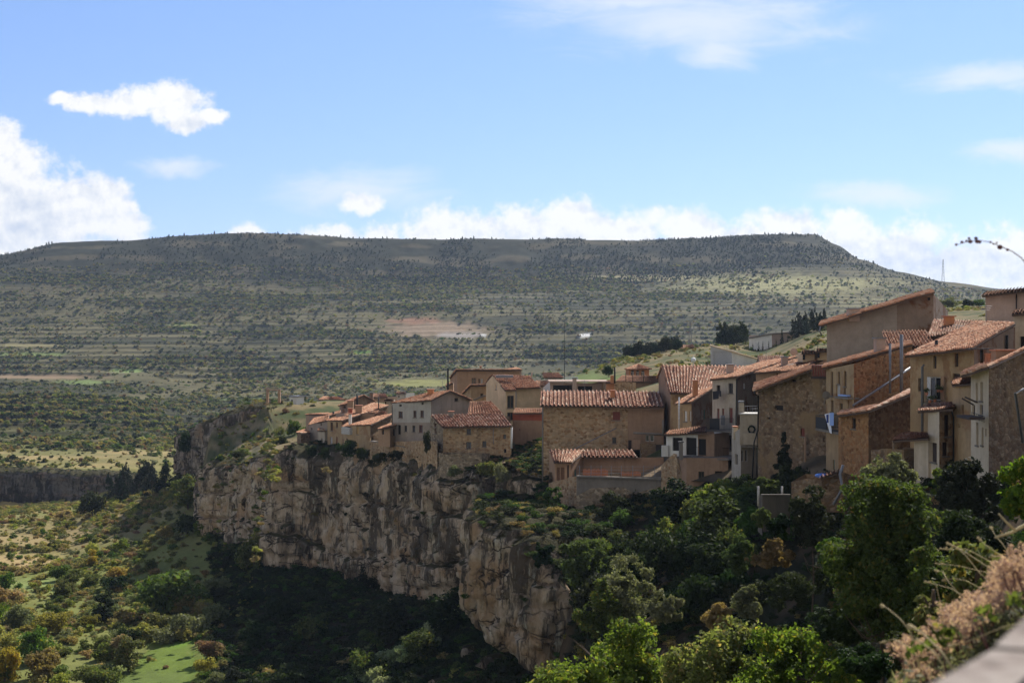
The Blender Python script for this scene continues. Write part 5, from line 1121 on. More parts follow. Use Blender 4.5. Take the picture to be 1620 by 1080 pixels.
for i, (x, y) in enumerate(((1466, 621), (1484, 616), (1489, 617), (1479, 632), (1471, 633))):
    r_ = empty('flower_pot', P(x, y+4, 108.6), ['clay pot of leaves hung at the left end of the balcony rail', 'clay pot with red flowers on the balcony rail centre right', 'clay pot with red flowers at the right end of the balcony rail', 'clay pot standing low behind the right of the balcony rail', 'clay pot standing low behind the left of the balcony rail'][i], 'flower pot', 'flower pots on the balcony')
    c = P(x, y+4, 108.6); mb = MB().tube([c, c+np.array([0, 0, .2])], .09, 8, .13); mb.build('pot', M['clay'], r_)
    me = leaf_mesh('foliage', [(0, 0, .33, .2, .2, .18)], 120, .09, i+3, LG['ivy']); link('foliage', me, r_)
h = House('annex', 'small cream annex with a deep shaded eave in front of the flower balcony', 'annex', (1487, 720, 101), None)
h.wall('cream_pale', (1468, 103), (1486, 101), [(1468, 650), (1486, 650)], 765, [('s:dark', 1472.5, 700, 1482, 731)]).wall('stone', (1486, 101), (1508, 102), [(1486, 650), (1508, 649)], 765, [('s:dark', 1494, 656, 1502.5, 690), ('s:dark', 1491, 699, 1500, 721)]).close(zb=Z(104, 645)).done()
h.roof((1451.5, 650.5, 103.6), (1507, 646.5, 99.4), (1518, 637.5, 103.5), (1470, 640, 108), 'tile_old', .3)
h.pipe([(1506, 652, 100.4), (1508.5, 660, 100.9), (1508.5, 745, 100.9)], .06, 'iron')
h = House('annex', 'lower cream lean-to with a dark eave left of the small cream annex', 'annex', (1458, 725, 102), None)
h.wall('cream_pale', (1446, 104.5), (1468.5, 102.5), [(1446, 699), (1468.5, 697)], 765).close(4, Z(105, 690)).done()
h.roof((1412, 697, 106.4), (1469, 693, 101.6), (1468, 684, 104.5), (1428, 687, 108.5), 'tile', .3); h.block('porch_post', 'stone_dark', 1414, 1420, 697, 735, 106.4, .5)
h = House('stone_lean_to', 'low dark stone hut behind the grey green shrub', 'hut', (1400, 720, 107), None)
h.wall('stone_dark', (1378, 108), (1430, 105), [(1378, 712), (1400, 709), (1430, 711)], 770).close(3).done()
h = House('house', 'narrow tan house slice with a small tiled cap beside the right stone house', 'house', (1520, 700, 100), G)
h.wall('ochre', (1507, 102), (1538, 98), [(1507, 608), (1538, 606)], 765, [('hole', 1521, 640, 1525, 655), ('hole', 1516, 670, 1519, 676)]).close(5, Z(104, 600)).done()
h.roof((1505.5, 609, 101.4), (1539, 606.5, 97), (1539, 597, 101), (1512, 600, 105), 'tile', .3)
h = House('house', 'dark stone house at the right edge with a cream window front and small balcony', 'house', (1565, 720, 92), G)
h.wall('cream_pale', (1536, 95.5), (1564, 90.5), [(1536, 594), (1564, 583)], 770, [('s:dark', 1543.5, 606, 1547, 634), ('s:dark', 1551, 604, 1555, 634), ('glass', 1538, 640, 1542.5, 658, 'dark'), ('s:dark', 1550, 640, 1555, 656), ('s:dark', 1544.5, 668, 1548, 704), ('s:dark', 1553, 676, 1556, 704), ('hole', 1558.5, 678, 1561, 690)])
h.wall('stone_dark', (1564, 90.5), (1690, 98), [(1564, 583), (1620, 557), (1690, 525)], 800).close(zb=Z(100, 570)).done()
h.roof((1530, 586, 106), (1520, 594.5, 94), (1564, 580, 88.6), (1590, 565, 100), 'tile', .3); h.roof((1590, 570, 101), (1564, 580, 88.6), (1692, 520, 96.4), (1700, 510, 108), 'tile', .3)
b = h.block('balcony', 'wood_dark', 1537, 1558, 656, 660, 93.3, .9, None, 90.2); h.rail('railing', [P(1537, 661, 92.9), P(1558, 668, 90)], .35, 'iron', 8, b, .012); h.pipe([(1522, 630, 93), (1540, 640, 92.4)], .05, 'wood_dark', 'beam'); h.pipe([(1527, 628, 93), (1545, 636, 92.2)], .05, 'wood_dark', 'beam')
h.pipe([(1553, 574, 95), (1553, 553, 95)], .1, 'iron', 'stove_pipe'); h.block('flue_plate', 'iron', 1534, 1572, 551, 552.4, 94.6, .8); h.chimney(1561, 1567, 561, 575, 94.5, 'clay', 'clay', .2, capo=.03); h.chimney(1576, 1605, 555, 570, 96.5, 'tan', 'clay', .5)
h.pipe([(1620, 615, 89), (1606, 622, 89), (1618, 700, 90)], .08, 'zinc', 'flue')
h = House('house', 'pinkish plain house rising highest at the right edge', 'house', (1600, 520, 142), G)
h.wall('pink', (1559, 144), (1700, 140), [(1559, 468), (1620, 462), (1700, 452)], 560).close(9).done()
h.roof((1553.5, 468.5, 143.4), (1702, 452.5, 138.6), (1700, 446, 146), (1562, 462, 151), 'tile', .33); h.pipe([(1608, 464, 142.4), (1608, 500, 142.4)], .06, 'iron')
h = House('house', 'cream house corner with a tiled cap above the brick gable at the right edge', 'house', (1620, 540, 116), G)
h.wall('cream_pale', (1603, 118), (1700, 114), [(1603, 497), (1700, 490)], 580, [('hole', 1613, 532, 1626, 552)]).close(6).done()
h.roof((1600.5, 498, 117.4), (1702, 490, 112.6), (1700, 483, 118), (1606, 492, 122), 'tile', .33)
h.pipe([(1593, 552, 110), (1593, 530, 110)], .1, 'iron', 'stove_pipe')
# -- buildings on the hill behind
h = House('warehouse', 'grey and white sheet metal warehouse with a sloping roof on the hill', 'warehouse', (1160, 580, 330), None)
h.wall('pale', (1124, 334), (1158, 328), [(1124, 547), (1158, 557)], 590, [('s:pale', 1129, 556, 1150, 577)]).wall('white', (1158, 328), (1197, 330), [(1158, 557), (1197, 568)], 590).close(zb=Z(335, 555)).done()
h.block('roof_edge', 'cream', 1124, 1158, 545.5, 547, 333.8, .5, None, 328) if False else h.pipe([(1123.5, 546, 333.8), (1158, 556, 327.7), (1198, 567.4, 329.7)], .18, 'cream', 'roof_edge')
h = House('warehouse', 'long white building with a row of cypresses on the hill top', 'warehouse', (1215, 555, 415), None)
h.wall('white', (1185, 418), (1221, 414), [(1185, 535), (1221, 528.5)], 575).wall('pink', (1221, 414), (1256, 416), [(1221, 528.5), (1256, 525)], 575).close(14).done()
h.pipe([(1184, 534.6, 417.6), (1221, 528, 413.5), (1257, 524.6, 415.6)], .25, 'concrete', 'roof_edge')
h = House('house', 'distant red roofed house among trees on the hill behind the warehouse', 'house', (1148, 535, 470), None)
h.wall('brown', (1142, 455), (1165, 454), [(1142, 534), (1165, 532)], 548).close(8).done(); h.roof((1140, 534.5, 454), (1167, 532.5, 453), (1163, 529, 459), (1146, 531, 460), 'tile', .4)
h = House('house', 'low orange roofed house on the hill left of the warehouse', 'house', (1085, 555, 430), None)
h.wall('tan', (1076, 432), (1098, 430), [(1076, 551), (1098, 549)], 562).close(8).done(); h.roof((1074, 551.5, 431), (1100, 549.5, 429), (1096, 545, 437), (1080, 546, 438), 'tile', .4)
h = House('stone_gateway', 'bare timber and stone gateway on the rounded rock hump', 'gateway', (428, 636, 342), None)
h.block('pillar', 'tan', 421, 424.8, 618, 637, 342, .8); h.block('pillar', 'tan', 439.4, 443.2, 618, 637, 342, .8); h.block('lintel', 'brown', 420.5, 443.8, 616, 617.8, 341.9, 1.0)
h = House('hut', 'small white hut right of the gateway on the rock hump', 'hut', (462, 635, 350), None)
h.wall('white', (458, 350), (468.5, 349), [(458, 628), (468.5, 628)], 642, [('hole', 460, 632, 463, 638)]).close(3).done(); h.block('roof', 'zinc', 457, 469.5, 625.7, 627.8, 349.6, 3.6, None, 348.6)
h = House('house', 'long red roofed farm shed behind the green plateau left of the village', 'house', (520, 637, 400), None)
h.wall('brown', (505, 402), (545, 400), [(505, 632), (545, 632)], 645).close(7).done(); h.roof((503, 632.5, 401), (547, 632.5, 399), (535, 628, 405), (512, 627, 407), 'tile', .4)
h = House('house', 'small grey house beside poplars beyond the left roofs', 'house', (633, 632, 430), None)
h.wall('greywhite', (627, 430), (642, 429), [(627, 622), (642, 622)], 640, [('glass', 630, 625, 632, 629)]).close(6).done(); h.roof((626, 622.3, 429.5), (643, 622.3, 428.5), (641, 619.5, 433), (628, 619.5, 434), 'tile_old', .4)
h = House('house', 'long orange roofed house beyond the brick gable chimney', 'house', (600, 632, 420), None)
h.wall('tan', (588, 422), (612, 420), [(588, 628), (612, 628)], 640).close(6).done(); h.roof((586, 628.5, 421), (614, 628.5, 419), (610, 623, 426), (590, 622.5, 427), 'tile', .4)
# -- bits of street furniture
MB().tube([P(893, 615, 300), P(893, 510, 300)], .09, 6, .03).thing('mast', M['iron'], 'thin tall aerial mast rising behind the flat roofed building', 'mast')
def lattice(px, yb, yt, D, w, label):
    mb = MB(); b = P(px, yb, D); T = P(px, yt, D); hgt = T[2]-b[2]
    for i in (-1, 1):
        for j in (-1, 1): mb.tube([b+np.array([i*w, j*w, 0]), T+np.array([i*w*.15, j*w*.15, 0])], w*.07, 4)
    n = 8
    for k in range(n):
        f0, f1 = k/n, (k+1)/n; w0, w1 = w*(1-.85*f0), w*(1-.85*f1)
        for (i, j, i2, j2) in ((-1, -1, 1, -1), (1, -1, 1, 1), (1, 1, -1, 1), (-1, 1, -1, -1)): mb.tube([b+np.array([i*w0, j*w0, hgt*f0]), b+np.array([i2*w1, j2*w1, hgt*f1])], w*.04, 3)
    return mb, b, T
mb, b, T = lattice(1092, 560, 508, 440, .6, '')
for zz in (-.5, -2.0): mb.tube([T+np.array([-2, 0, zz]), T+np.array([2, 0, zz])], .08, 4)
mb.thing('pylon', M['zinc'], 'grey lattice power pylon on the hill left of the warehouse', 'pylon')
mb, b, T = lattice(1492, 448, 410, 1820, 1.6, ''); mb.thing('mast', M['zinc'], 'lattice transmitter mast on the right skyline of the mountain', 'mast')
MB().tube([P(1097, 578, 300), P(1097, 562, 300)], .07, 6).ball(P(1097, 569.5, 299.5), .55).thing('street_lamp', M['pipe_w'], 'white globe lamp post before the hill scrub', 'street lamp')
mb = MB(); mb.tube([P(1303.5, 640, 127), P(1306, 625, 127)], .03, 5)
c = P(1307, 625, 126.6); rg = [[c+np.array([r_*math.cos(a), -.1+r_*r_*.5, r_*math.sin(a)]) for a in np.linspace(0, 6.283, 13)[:-1]] for r_ in (.05, .2, .34)]
for ra, rb in zip(rg[:-1], rg[1:]):
    for k in range(12): mb.poly([ra[k], ra[(k+1) % 12], rb[(k+1) % 12], rb[k]])
mb.poly(rg[0]).thing('satellite_dish', M['concrete'], 'grey satellite dish on the corner of the shuttered brown house', 'satellite dish')
h = House('concrete_pen', 'grey concrete block pen with two posts on the shaded slope', 'wall', (1225, 825, 100), None)
h.wall('pen', (1199, 101), (1206, 98.6), [(1199, 783), (1206, 783)], 840).wall('pen', (1206, 98.6), (1250, 99), [(1206, 783), (1250, 783)], 840).close().done()
h.block('coping', 'pen', 1205, 1251, 781.8, 783, 98.4, .3); h.pipe([(1199.5, 800, 99.6), (1199.5, 769, 99.6)], .07, 'pale', 'post'); h.pipe([(1237, 790, 99.2), (1237, 769, 99.2)], .07, 'pale', 'post'); h.rail('railing', [P(1206, 842, 98), P(1254, 842, 98)], .7, 'iron', 7)
MB().tube([P(1334, 735, 106), P(1329, 750, 106), P(1333, 772, 105.5), P(1319, 797, 105)], .1, 7).thing('drain_pipe', M['zinc'], 'bent grey drain pipe running down the slope below the orange annex', 'pipe', None, True)
MB().ball(P(1300, 752, 112), .36, (1.5, .8, .5), 9, 6).ball(P(1303.5, 753, 111.8), .26, (1.3, .8, .45), 9, 6).thing('tarpaulin', M['blue'], 'crumpled blue tarpaulin at the foot of the shuttered house', 'tarpaulin', None, True)
h = House('low_wall', 'broken low stone wall with a red tiled ledge above the slope', 'wall', (1280, 775, 110), None)
h.wall('stone_dark', (1252, 113), (1300, 110), [(1252, 762), (1275, 757), (1300, 760)], 810).wall('stone_dark', (1300, 110), (1335, 110), [(1300, 756), (1330, 746), (1335, 747)], 810).close(2).done()
h.roof((1298, 757, 109.4), (1330, 745.5, 109.4), (1333, 743, 111.4), (1300, 753, 111.4), 'tile', .3, 'tiled_ledge')
h = House('gate_post', 'short brick gate post with a rail beside the tall slope tree', 'post', (1350, 805, 88), None)
h.block('post', 'stone_red', 1347, 1353, 790, 812, 88, .3); h.pipe([(1352, 791, 88.1), (1372, 790, 88)], .04, 'wood', 'rail'); h.pipe([(1352, 810, 88.1), (1372, 810, 88)], .04, 'wood', 'rail')

for (x, y, D, hh, lab) in ((700, 622, 232, 1.9, 'thin aerial on the roof of the grey gable house'), (826, 606, 243, 1.8, 'thin aerial on the roof of the cream bay house'), (925, 622, 193, 1.7, 'thin aerial above the striped roof of the long stone house'), (1120, 584, 193, 1.8, 'thin aerial above the largest striped roof'), (1212, 572, 175, 1.8, 'thin aerial on the roof of the dirty white house'), (1560, 515, 118, 1.6, 'thin aerial on the sunlit roof of the flower balcony house'), (640, 632, 262, 1.8, 'thin aerial behind the left end of the grey gable roof')):
    b = P(x, y, D); mb = MB().tube([b, b+np.array([0, 0, hh])], .025, 5)
    for k, w in enumerate((.5, .4, .34)): mb.tube([b+np.array([-w, 0, hh-.08-.16*k]), b+np.array([w, .1, hh-.08-.16*k])], .014, 4)
    mb.thing('antenna', M['zinc'], lab, 'antenna')
# ---------------------------------------------------------------- vegetation
def hit(px, py, zf, D0, D1, n=500):
    D = np.exp(np.linspace(np.log(D0), np.log(D1), n)); z = zf(np.full(n, float(px)), D); e = z-(540-py)/F*D
    i = np.where(e >= 0)[0]; return float(D[i[0]]) if len(i) else None
def on(px, D, zf): return np.array([(px-810)/F*D, D, float(zf(px, D))])
KIND = {'green': 'green', 'elm': 'mid green', 'pale': 'pale green', 'meadow': 'yellow green', 'bright': 'bright green', 'dark': 'dark green', 'olive': 'grey green', 'yellow': 'yellow', 'brown': 'russet', 'pine': 'blackish green', 'ivy': 'deep green'}
# trees and shrubs of the valley one can point at: label, column, foot row, width and height in rows, leaf kind, crown shape
VAL = [
 ('large round leafy tree in the middle of the valley slope', 263, 972, 112, 82, 'green', 'bush'),
 ('bright leafy tree clinging to the foot of the main cliff', 402, 905, 50, 66, 'bright', 'bush'),
 ('tall pale poplar beside the left cliff', 297, 806, 46, 70, 'green', 'tall'),
 ('round dark tree standing clear before the dark conifers', 146, 818, 48, 44, 'dark', 'bush'),
 ('golden yellow autumn tree at the bottom left corner', 8, 1078, 54, 60, 'yellow', 'bush'),
 ('small airy tree with a thin trunk left of the green meadow', 203, 1062, 52, 68, 'green', 'tall'),
 ('green leafy tree behind the golden yellow tree', 52, 1050, 62, 60, 'green', 'bush'),
 ('pointed dark tree leaning on the middle of the valley slope', 166, 985, 44, 56, 'dark', 'tall'),
 ('wide pale green bush at the top of the green meadow', 298, 1008, 66, 40, 'olive', 'low'),
 ('rounded green bush right below the large round tree', 245, 1003, 60, 42, 'green', 'bush'),
 ('russet rounded bush at the tip of the green meadow', 330, 1042, 44, 36, 'brown', 'bush'),
 ('dark bush at the left edge of the dark cliff shade', 205, 1020, 42, 36, 'dark', 'bush'),
 ('pale bush half in the cliff shade above the meadow', 340, 985, 44, 34, 'olive', 'bush'),
 ('dark green bush on the left frame edge below the dry field', 8, 940, 34, 36, 'green', 'bush'),
 ('green bush right of the dry field', 115, 925, 40, 28, 'green', 'bush'),
 ('dark pair bush left of the large round tree', 182, 935, 46, 34, 'dark', 'bush'),
 ('dark rounded bush under the left cliff corner', 295, 848, 40, 38, 'dark', 'bush'),
 ('green bush on the ledge above the left cliff', 388, 727, 30, 20, 'green', 'bush'),
]
for lab, px, py, w, hh, kd, sh in VAL:
    D = hit(px, py, zA, 180, 480) or 300
    if 'ledge' in lab: D = 300; pos = P(px, py, D)
    else: pos = on(px, D, zA)
    plant('tree' if 'tree' in lab or 'poplar' in lab else 'bush', 'tree' if 'tree' in lab or 'poplar' in lab else 'bush', lab, pos, w/F*D, hh/F*D, kd, sh)
# dark conifers at the mouth of the side valley
for i in range(22):
    px = random.uniform(172, 312); D = random.uniform(400, 470); pos = on(px, D, zA)
    plant('conifer', 'tree', 'dark conifer in the close stand before the canyon wall', pos, random.uniform(4, 6), random.uniform(6.5, 9.5), 'pine', 'cone', 'conifers before the canyon wall', th=.5)
def blocked(px, py, D):
    for (cx, cy, rx, ry) in ((20, 888, 70, 10), (270, 1054, 58, 30), (225, 1078, 60, 12)):
        if ((px-cx)/rx)**2+((py-cy)/ry)**2 < 1: return True
    return False
NV = 0; tries = 0
while NV < 112 and tries < 6000:
    tries += 1
    px = random.uniform(-60, 760); py = 775+random.random()**.8*320
    D = hit(px, py, zA, 172, 500, 160)
    if D is None or blocked(px, py, D) or (px > 325 and py < 870) or (px > 420 and (py < 930 or random.random() < .35)): continue
    if float(fbm(px/60.0, py/30.0, 4, 3)) < -.2: continue
    kd = random.choice(['green', 'meadow', 'olive', 'meadow', 'green', 'green', 'brown', 'meadow', 'bright', 'yellow' if random.random() < .35 else 'green']); sh = random.choice(['bush', 'bush', 'low', 'bush', 'tall' if random.random() < .4 else 'low'])
    if px > 345: kd = random.choice(['dark', 'dark', 'pine', 'elm'])  # darker leaf kinds here deepen the cliff's shade
    w = random.choice([random.uniform(2.6, 3.6), random.uniform(3, 5), random.uniform(3.4, 6.2)]); hh = w*{'bush': .78, 'low': .5, 'tall': 1.25}[sh]
    zone = 'in the shade under the village cliff' if px > 345 else ('before the canyon wall' if D > 380 else ('near the green meadow' if py > 985 else ('on the valley slope below the dry field' if px < 170 else 'on the slope left of the cliffs')))
    form = {'bush': 'rounded', 'low': 'low spreading', 'tall': 'upright'}[sh]
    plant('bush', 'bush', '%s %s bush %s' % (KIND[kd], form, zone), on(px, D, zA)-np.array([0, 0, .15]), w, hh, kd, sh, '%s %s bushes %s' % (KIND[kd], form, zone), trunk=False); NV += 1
# bushes on the cliff rims and hill, given by column, foot row, depth
RIM = [(494, 724, 255, 22, 20, 'dark'), (515, 726, 251, 16, 16, 'dark'), (548, 722, 245, 34, 26, 'dark'), (575, 730, 240, 20, 22, 'dark'), (600, 735, 235, 26, 20, 'dark'), (628, 730, 226, 30, 22, 'dark'), (676, 715, 215.5, 16, 30, 'dark'), (720, 756, 209.5, 24, 20, 'olive'), (770, 752, 208, 34, 22, 'green'), (795, 765, 206, 26, 30, 'olive'), (782, 840, 178, 30, 44, 'bright'), (772, 868, 176, 26, 30, 'green'),
       (470, 735, 262, 20, 18, 'dark'), (346, 735, 300, 20, 14, 'dark'), (375, 724, 292, 24, 10, 'dark'), (480, 700, 300, 22, 26, 'green'), (465, 690, 312, 26, 26, 'green'), (445, 712, 300, 26, 22, 'dark'), (440, 700, 320, 24, 24, 'green'), (500, 688, 320, 20, 16, 'olive'), (293, 720, 362, 22, 36, 'dark'), (470, 665, 335, 18, 14, 'brown'), (452, 655, 338, 14, 10, 'brown'), (495, 650, 345, 14, 10, 'dark'), (478, 636, 352, 14, 12, 'dark'), (744, 905, 205, 18, 16, 'olive')]
for px, py, D, w, hh, kd in RIM:
    plant('bush', 'bush', '%s bush growing on the %s' % (KIND[kd], 'rim of the cliff below the village' if px > 485 and py > 700 else 'ledges left of the village'), P(px, py, D), w/F*D, hh/F*D*1.15, kd, random.choice(['bush', 'bush', 'low']), 'bushes on the cliff rim', trunk=False)
# scrub in the gully foot between the two cliffs, sunlight painted into its leaves
for i in range(20):
    px = random.uniform(585, 735); py = 1085-(px-590)*.8+random.uniform(-16, 22); D = hit(px, py, zA, 140, 230) or 185
    plant('bush', 'bush', 'scrub bush painted pale as if sunlit in the gully between the cliffs', on(px, D, zA), random.uniform(2, 4), random.uniform(1.6, 3), 'pale', 'bush', 'scrub painted sunlit in the gully', trunk=False)
for (px, py, D, r, sx) in ((744, 1016, 176, 1.2, 1.0), (700, 1050, 170, .9, 1.6), (790, 1050, 165, 1.3, 1.9), (765, 1062, 160, .8, 1.5)):
    mb = MB().ball(on(px, D, zA)+np.array([0, 0, r*.3]), r, (sx, 1, .75), 12, 8); V = np.array(mb.v); c = V.mean(0); nn = fbm(V[:, 0]*1.3, V[:, 1]*1.3, V[:, 2]*1.3, 4); mb.v = [tuple(v) for v in c+(V-c)*(1+.45*nn)[:, None]]
    mb.thing('boulder', M['rock2'], {744: 'single pale boulder below the gully scrub', 700: 'pale flat boulder left of the promontory foot', 790: 'widest pale boulder at the promontory foot', 765: 'smaller pale boulder beside the widest one'}[px], 'boulder')
# ---- right hand slope
def mid_tree(label, px, yt, yb, D, wpx, kind, n, leaf, seed, name='tree', nl=26, squash=1.0, base=None, gap=-.06, up=.3, depth=.36, cone=False, trunk=True):
    top, bot = Z(D, yt), Z(D, yb); w = wpx/F*D; x = (px-810)/F*D
    gz = float(zC(px, D)) if base is None else Z(D, base)
    gz = min(gz, bot)
    root = empty(name, (x, D, gz), label, 'tree' if name in ('tree', 'conifer') else 'bush')
    rz = (top-bot)/2; cz = bot+rz-gz
    if cone:
        rr = np.random.RandomState(seed); L = []
        for i in range(nl*2):
            tt = rr.uniform(0, 1); q = w*.5*(1-tt)**.7*rr.uniform(.3, .8); a = rr.uniform(0, 6.28)
            L.append((q*math.cos(a), q*math.sin(a), bot-gz+(top-bot)*tt*.97, w*.2*(1.15-tt), w*.2*(1.15-tt), w*.13))
    else: L = lobes(w/2, w/2*squash, rz, int(nl*1.5), seed, cz, (.15, .36))
    link('crown', leaf_mesh('crown', L, n, leaf, seed, LG[kind], up, gap, depth=depth), root)
    if trunk: link('trunk', trunk_mesh('trunk', max(.8, cz+rz*.5), max(.05, w*.02), 9, seed, w*.33, M['bark']), root)
    return root
mid_tree('broad walnut tree with yellowing leaves at the bottom centre', 985, 945, 1215, 74, 245, 'bright', 30000, .2, 3, nl=40)
mid_tree('walnut tree with yellowing leaves right of the bottom centre one', 1125, 968, 1220, 69, 215, 'bright', 26000, .19, 4, nl=36)
mid_tree('lower walnut tree at the bottom right of the walnut row', 1262, 975, 1200, 64, 210, 'bright', 24000, .18, 5, nl=34)
mid_tree('small walnut tree at the left end of the walnut row', 890, 1022, 1200, 78, 130, 'bright', 13000, .19, 6, nl=22)
mid_tree('feathery light green tamarisk below the terrace wall', 985, 862, 1000, 112, 118, 'olive', 15000, .2, 7, nl=24, up=.1, trunk=False)
mid_tree('lower light green tamarisk left of the taller one', 945, 915, 1010, 110, 76, 'green', 8000, .2, 17, nl=18, up=.1, trunk=False)
mid_tree('dark round ivy covered tree on the promontory top', 925, 826, 945, 138, 92, 'ivy', 13000, .24, 8, nl=24, trunk=False)
mid_tree('tall elm in front of the orange annex with sunlit left crown', 1402, 728, 1050, 62, 205, 'elm', 46000, .15, 9, nl=54, gap=-.2)
mid_tree('second elm filling the gap right of the tall elm', 1470, 850, 1060, 58, 110, 'elm', 16000, .15, 19, nl=26)
mid_tree('dark conical conifer before the right stone house', 1530, 690, 920, 76, 118, 'pine', 30000, .17, 10, 'conifer', 34)
mid_tree('broad dark evergreen below the conical conifer', 1530, 790, 960, 70, 130, 'dark', 20000, .16, 20, nl=28)
mid_tree('bright sunlit locust tree cut by the right frame edge', 1625, 722, 840, 52, 105, 'bright', 14000, .12, 11, nl=22, base=900)
mid_tree('grey green almond shrub with upright shoots before the annex', 1408, 708, 800, 84, 92, 'olive', 13000, .16, 12, 'bush', 26, up=-.1)
mid_tree('young yellow green tree right of the almond shrub', 1495, 722, 800, 82, 46, 'bright', 5000, .15, 13, nl=14)
mid_tree('small black pine against the dark rubble house', 1241, 680, 775, 132, 42, 'pine', 9000, .22, 14, 'conifer', 26, cone=True, base=780)
mid_tree('dark bush in front of the concrete pen', 1282, 765, 870, 96, 90, 'dark', 10000, .19, 15, 'bush', 22)
mid_tree('dark thicket under the terrace wall arches', 975, 775, 868, 164, 84, 'dark', 9000, .27, 16, 'bush', 20)
mid_tree('dark ivy clump at the left foot of the terrace wall', 872, 755, 830, 170, 36, 'ivy', 4500, .25, 21, 'bush', 14)
mid_tree('slender leafy sapling above the dry flower bush', 1545, 838, 1010, 13.5, 150, 'green', 2600, .07, 22, 'bush', 20, base=1030, gap=.02, depth=.5)
mid_tree('leafy sapling left of the slender one', 1478, 905, 1040, 15, 90, 'green', 1700, .075, 23, 'bush', 14, base=1060, gap=.02, depth=.5)
CR = [(1172, 752, 820, 132, 70, 'green', 'leafy fig bush at the foot of the white tower house'), (1105, 780, 868, 138, 74, 'bright', 'bright creeper mound below the brown terrace block'), (1060, 812, 885, 138, 66, 'bright', 'bright creeper mound lowest left on the slope'), (1140, 758, 830, 142, 56, 'bright', 'sunlit climbing bush against the brown terrace block'), (1192, 800, 850, 118, 60, 'ivy', 'sunlit ivy left of the concrete pen'), (1168, 842, 910, 112, 52, 'ivy', 'ivy strand running down the slope under the pen'),
      (1210, 752, 790, 120, 46, 'ivy', 'shaded shrub behind the concrete pen'), (1120, 860, 915, 118, 70, 'dark', 'dark shrub below the creeper mounds'), (1055, 935, 990, 106, 70, 'olive', 'dry pale shrub right of the tamarisk'), (1180, 925, 985, 98, 60, 'olive', 'pale sunlit scrub low on the shaded slope'), (1140, 950, 1000, 96, 70, 'brown', 'russet scrub above the walnut row'), (1320, 840, 910, 78, 60, 'green', 'low shrub left of the tall elm foot'), (1250, 900, 975, 86, 110, 'dark', 'dark brush on the shaded slope'), (1335, 945, 1030, 64, 80, 'dark', 'dark brush below the tall elm'), (1375, 1010, 1090, 48, 110, 'dark', 'black shaded brush at the bottom right'), (1450, 1000, 1100, 30, 110, 'dark', 'black shaded brush left of the dry flower bush'),
      (1560, 900, 990, 40, 150, 'dark', 'dark brush behind the saplings'), (1000, 870, 930, 125, 60, 'dark', 'dark shrub behind the tamarisk'), (860, 850, 905, 146, 40, 'dark', 'dark ivy hanging on the promontory rock'), (845, 800, 850, 160, 34, 'ivy', 'deep green ivy on the promontory shoulder'), (1225, 850, 905, 96, 70, 'brown', 'dry brown shrub under the concrete pen'), (1204, 795, 838, 95, 34, 'ivy', 'ivy covering the left corner of the concrete pen'), (1234, 812, 850, 95, 44, 'dark', 'dark brambles across the foot of the concrete pen')]
for i, (px, yt, yb, D, w, kd, lab) in enumerate(CR):
    mid_tree(lab, px, yt, yb, D, w, kd, 7000 if D > 60 else 6000, .2 if D > 90 else .13, 40+i, 'bush', 18, trunk=False)
# cypresses and pines on the hill behind the village
for i, (px, yb, hh, D) in enumerate([(1191, 556, 14, 408), (1200, 556, 16, 408), (1207, 555, 16, 408), (1216, 553, 14, 409), (1228, 549, 12, 409), (1237, 545, 26, 409), (1246, 544, 14, 408), (1253, 542, 16, 407)]):
    plant('cypress', 'tree', 'tall cypress' if False else ('tallest slim cypress in front of the long white building' if i == 5 else 'slim cypress in the row before the long white building'), P(px, yb, D), hh*.24/F*D, hh/F*D, 'pine', 'cone', None if i == 5 else 'cypresses before the white building', trunk=False)
for i in range(16):
    px = 992+i*5.2+random.uniform(-1.5, 1.5); D = 424+random.uniform(-5, 5)
    plant('pine', 'tree', 'dark pine in the windbreak row left of the warehouse', on(px, D, zB), random.uniform(2.4, 3.4), random.uniform(2.6, 4.2), 'pine', 'bush', 'pines of the windbreak row', trunk=False)
for i in range(20):
    px = 1256+i*2.6+random.uniform(-2, 2); D = 405+random.uniform(-20, 20)
    plant('pine', 'tree', 'dark pine on the hill right of the long white building', on(px, D, zB), random.uniform(2, 3.2), random.uniform(4, 6.5), 'pine', 'cone', 'pines right of the white building', trunk=False)
for i in range(9):
    px = 1140+i*4.6+random.uniform(-2, 2); D = 440+random.uniform(-6, 6)
    plant('pine', 'tree', 'tall green pine between the two warehouses', on(px, D, zB), random.uniform(3, 4.5), random.uniform(5, 8), 'dark', 'tall', 'pines between the warehouses', trunk=False)
for (px, w, lab) in ((1070, 3.2, 'round dark tree at the right end of the windbreak row'), (1055, 4.4, 'bushy green tree below the windbreak row'), (963, 2.6, 'small round tree on the bright field')):
    D = 415 if px > 1000 else 330; plant('tree', 'tree', lab, on(px, D, zB), w, w*1.1, 'dark', 'bush')
for (px, w, hh, kd, lab) in ((1500, 5, 3.2, 'olive', 'rounded green bush on the dry hill above the striped roof'), (1532, 3.4, 2.6, 'dark', 'dark bush on the dry hill above the striped roof'), (1482, 3, 2.4, 'olive', 'pale bush beside the top of the tall grey house'), (1548, 4, 2.4, 'green', 'green bush beside the pinkish house top')):
    plant('bush', 'bush', lab, on(px, 395, zB), w, hh, kd, 'bush', trunk=False)
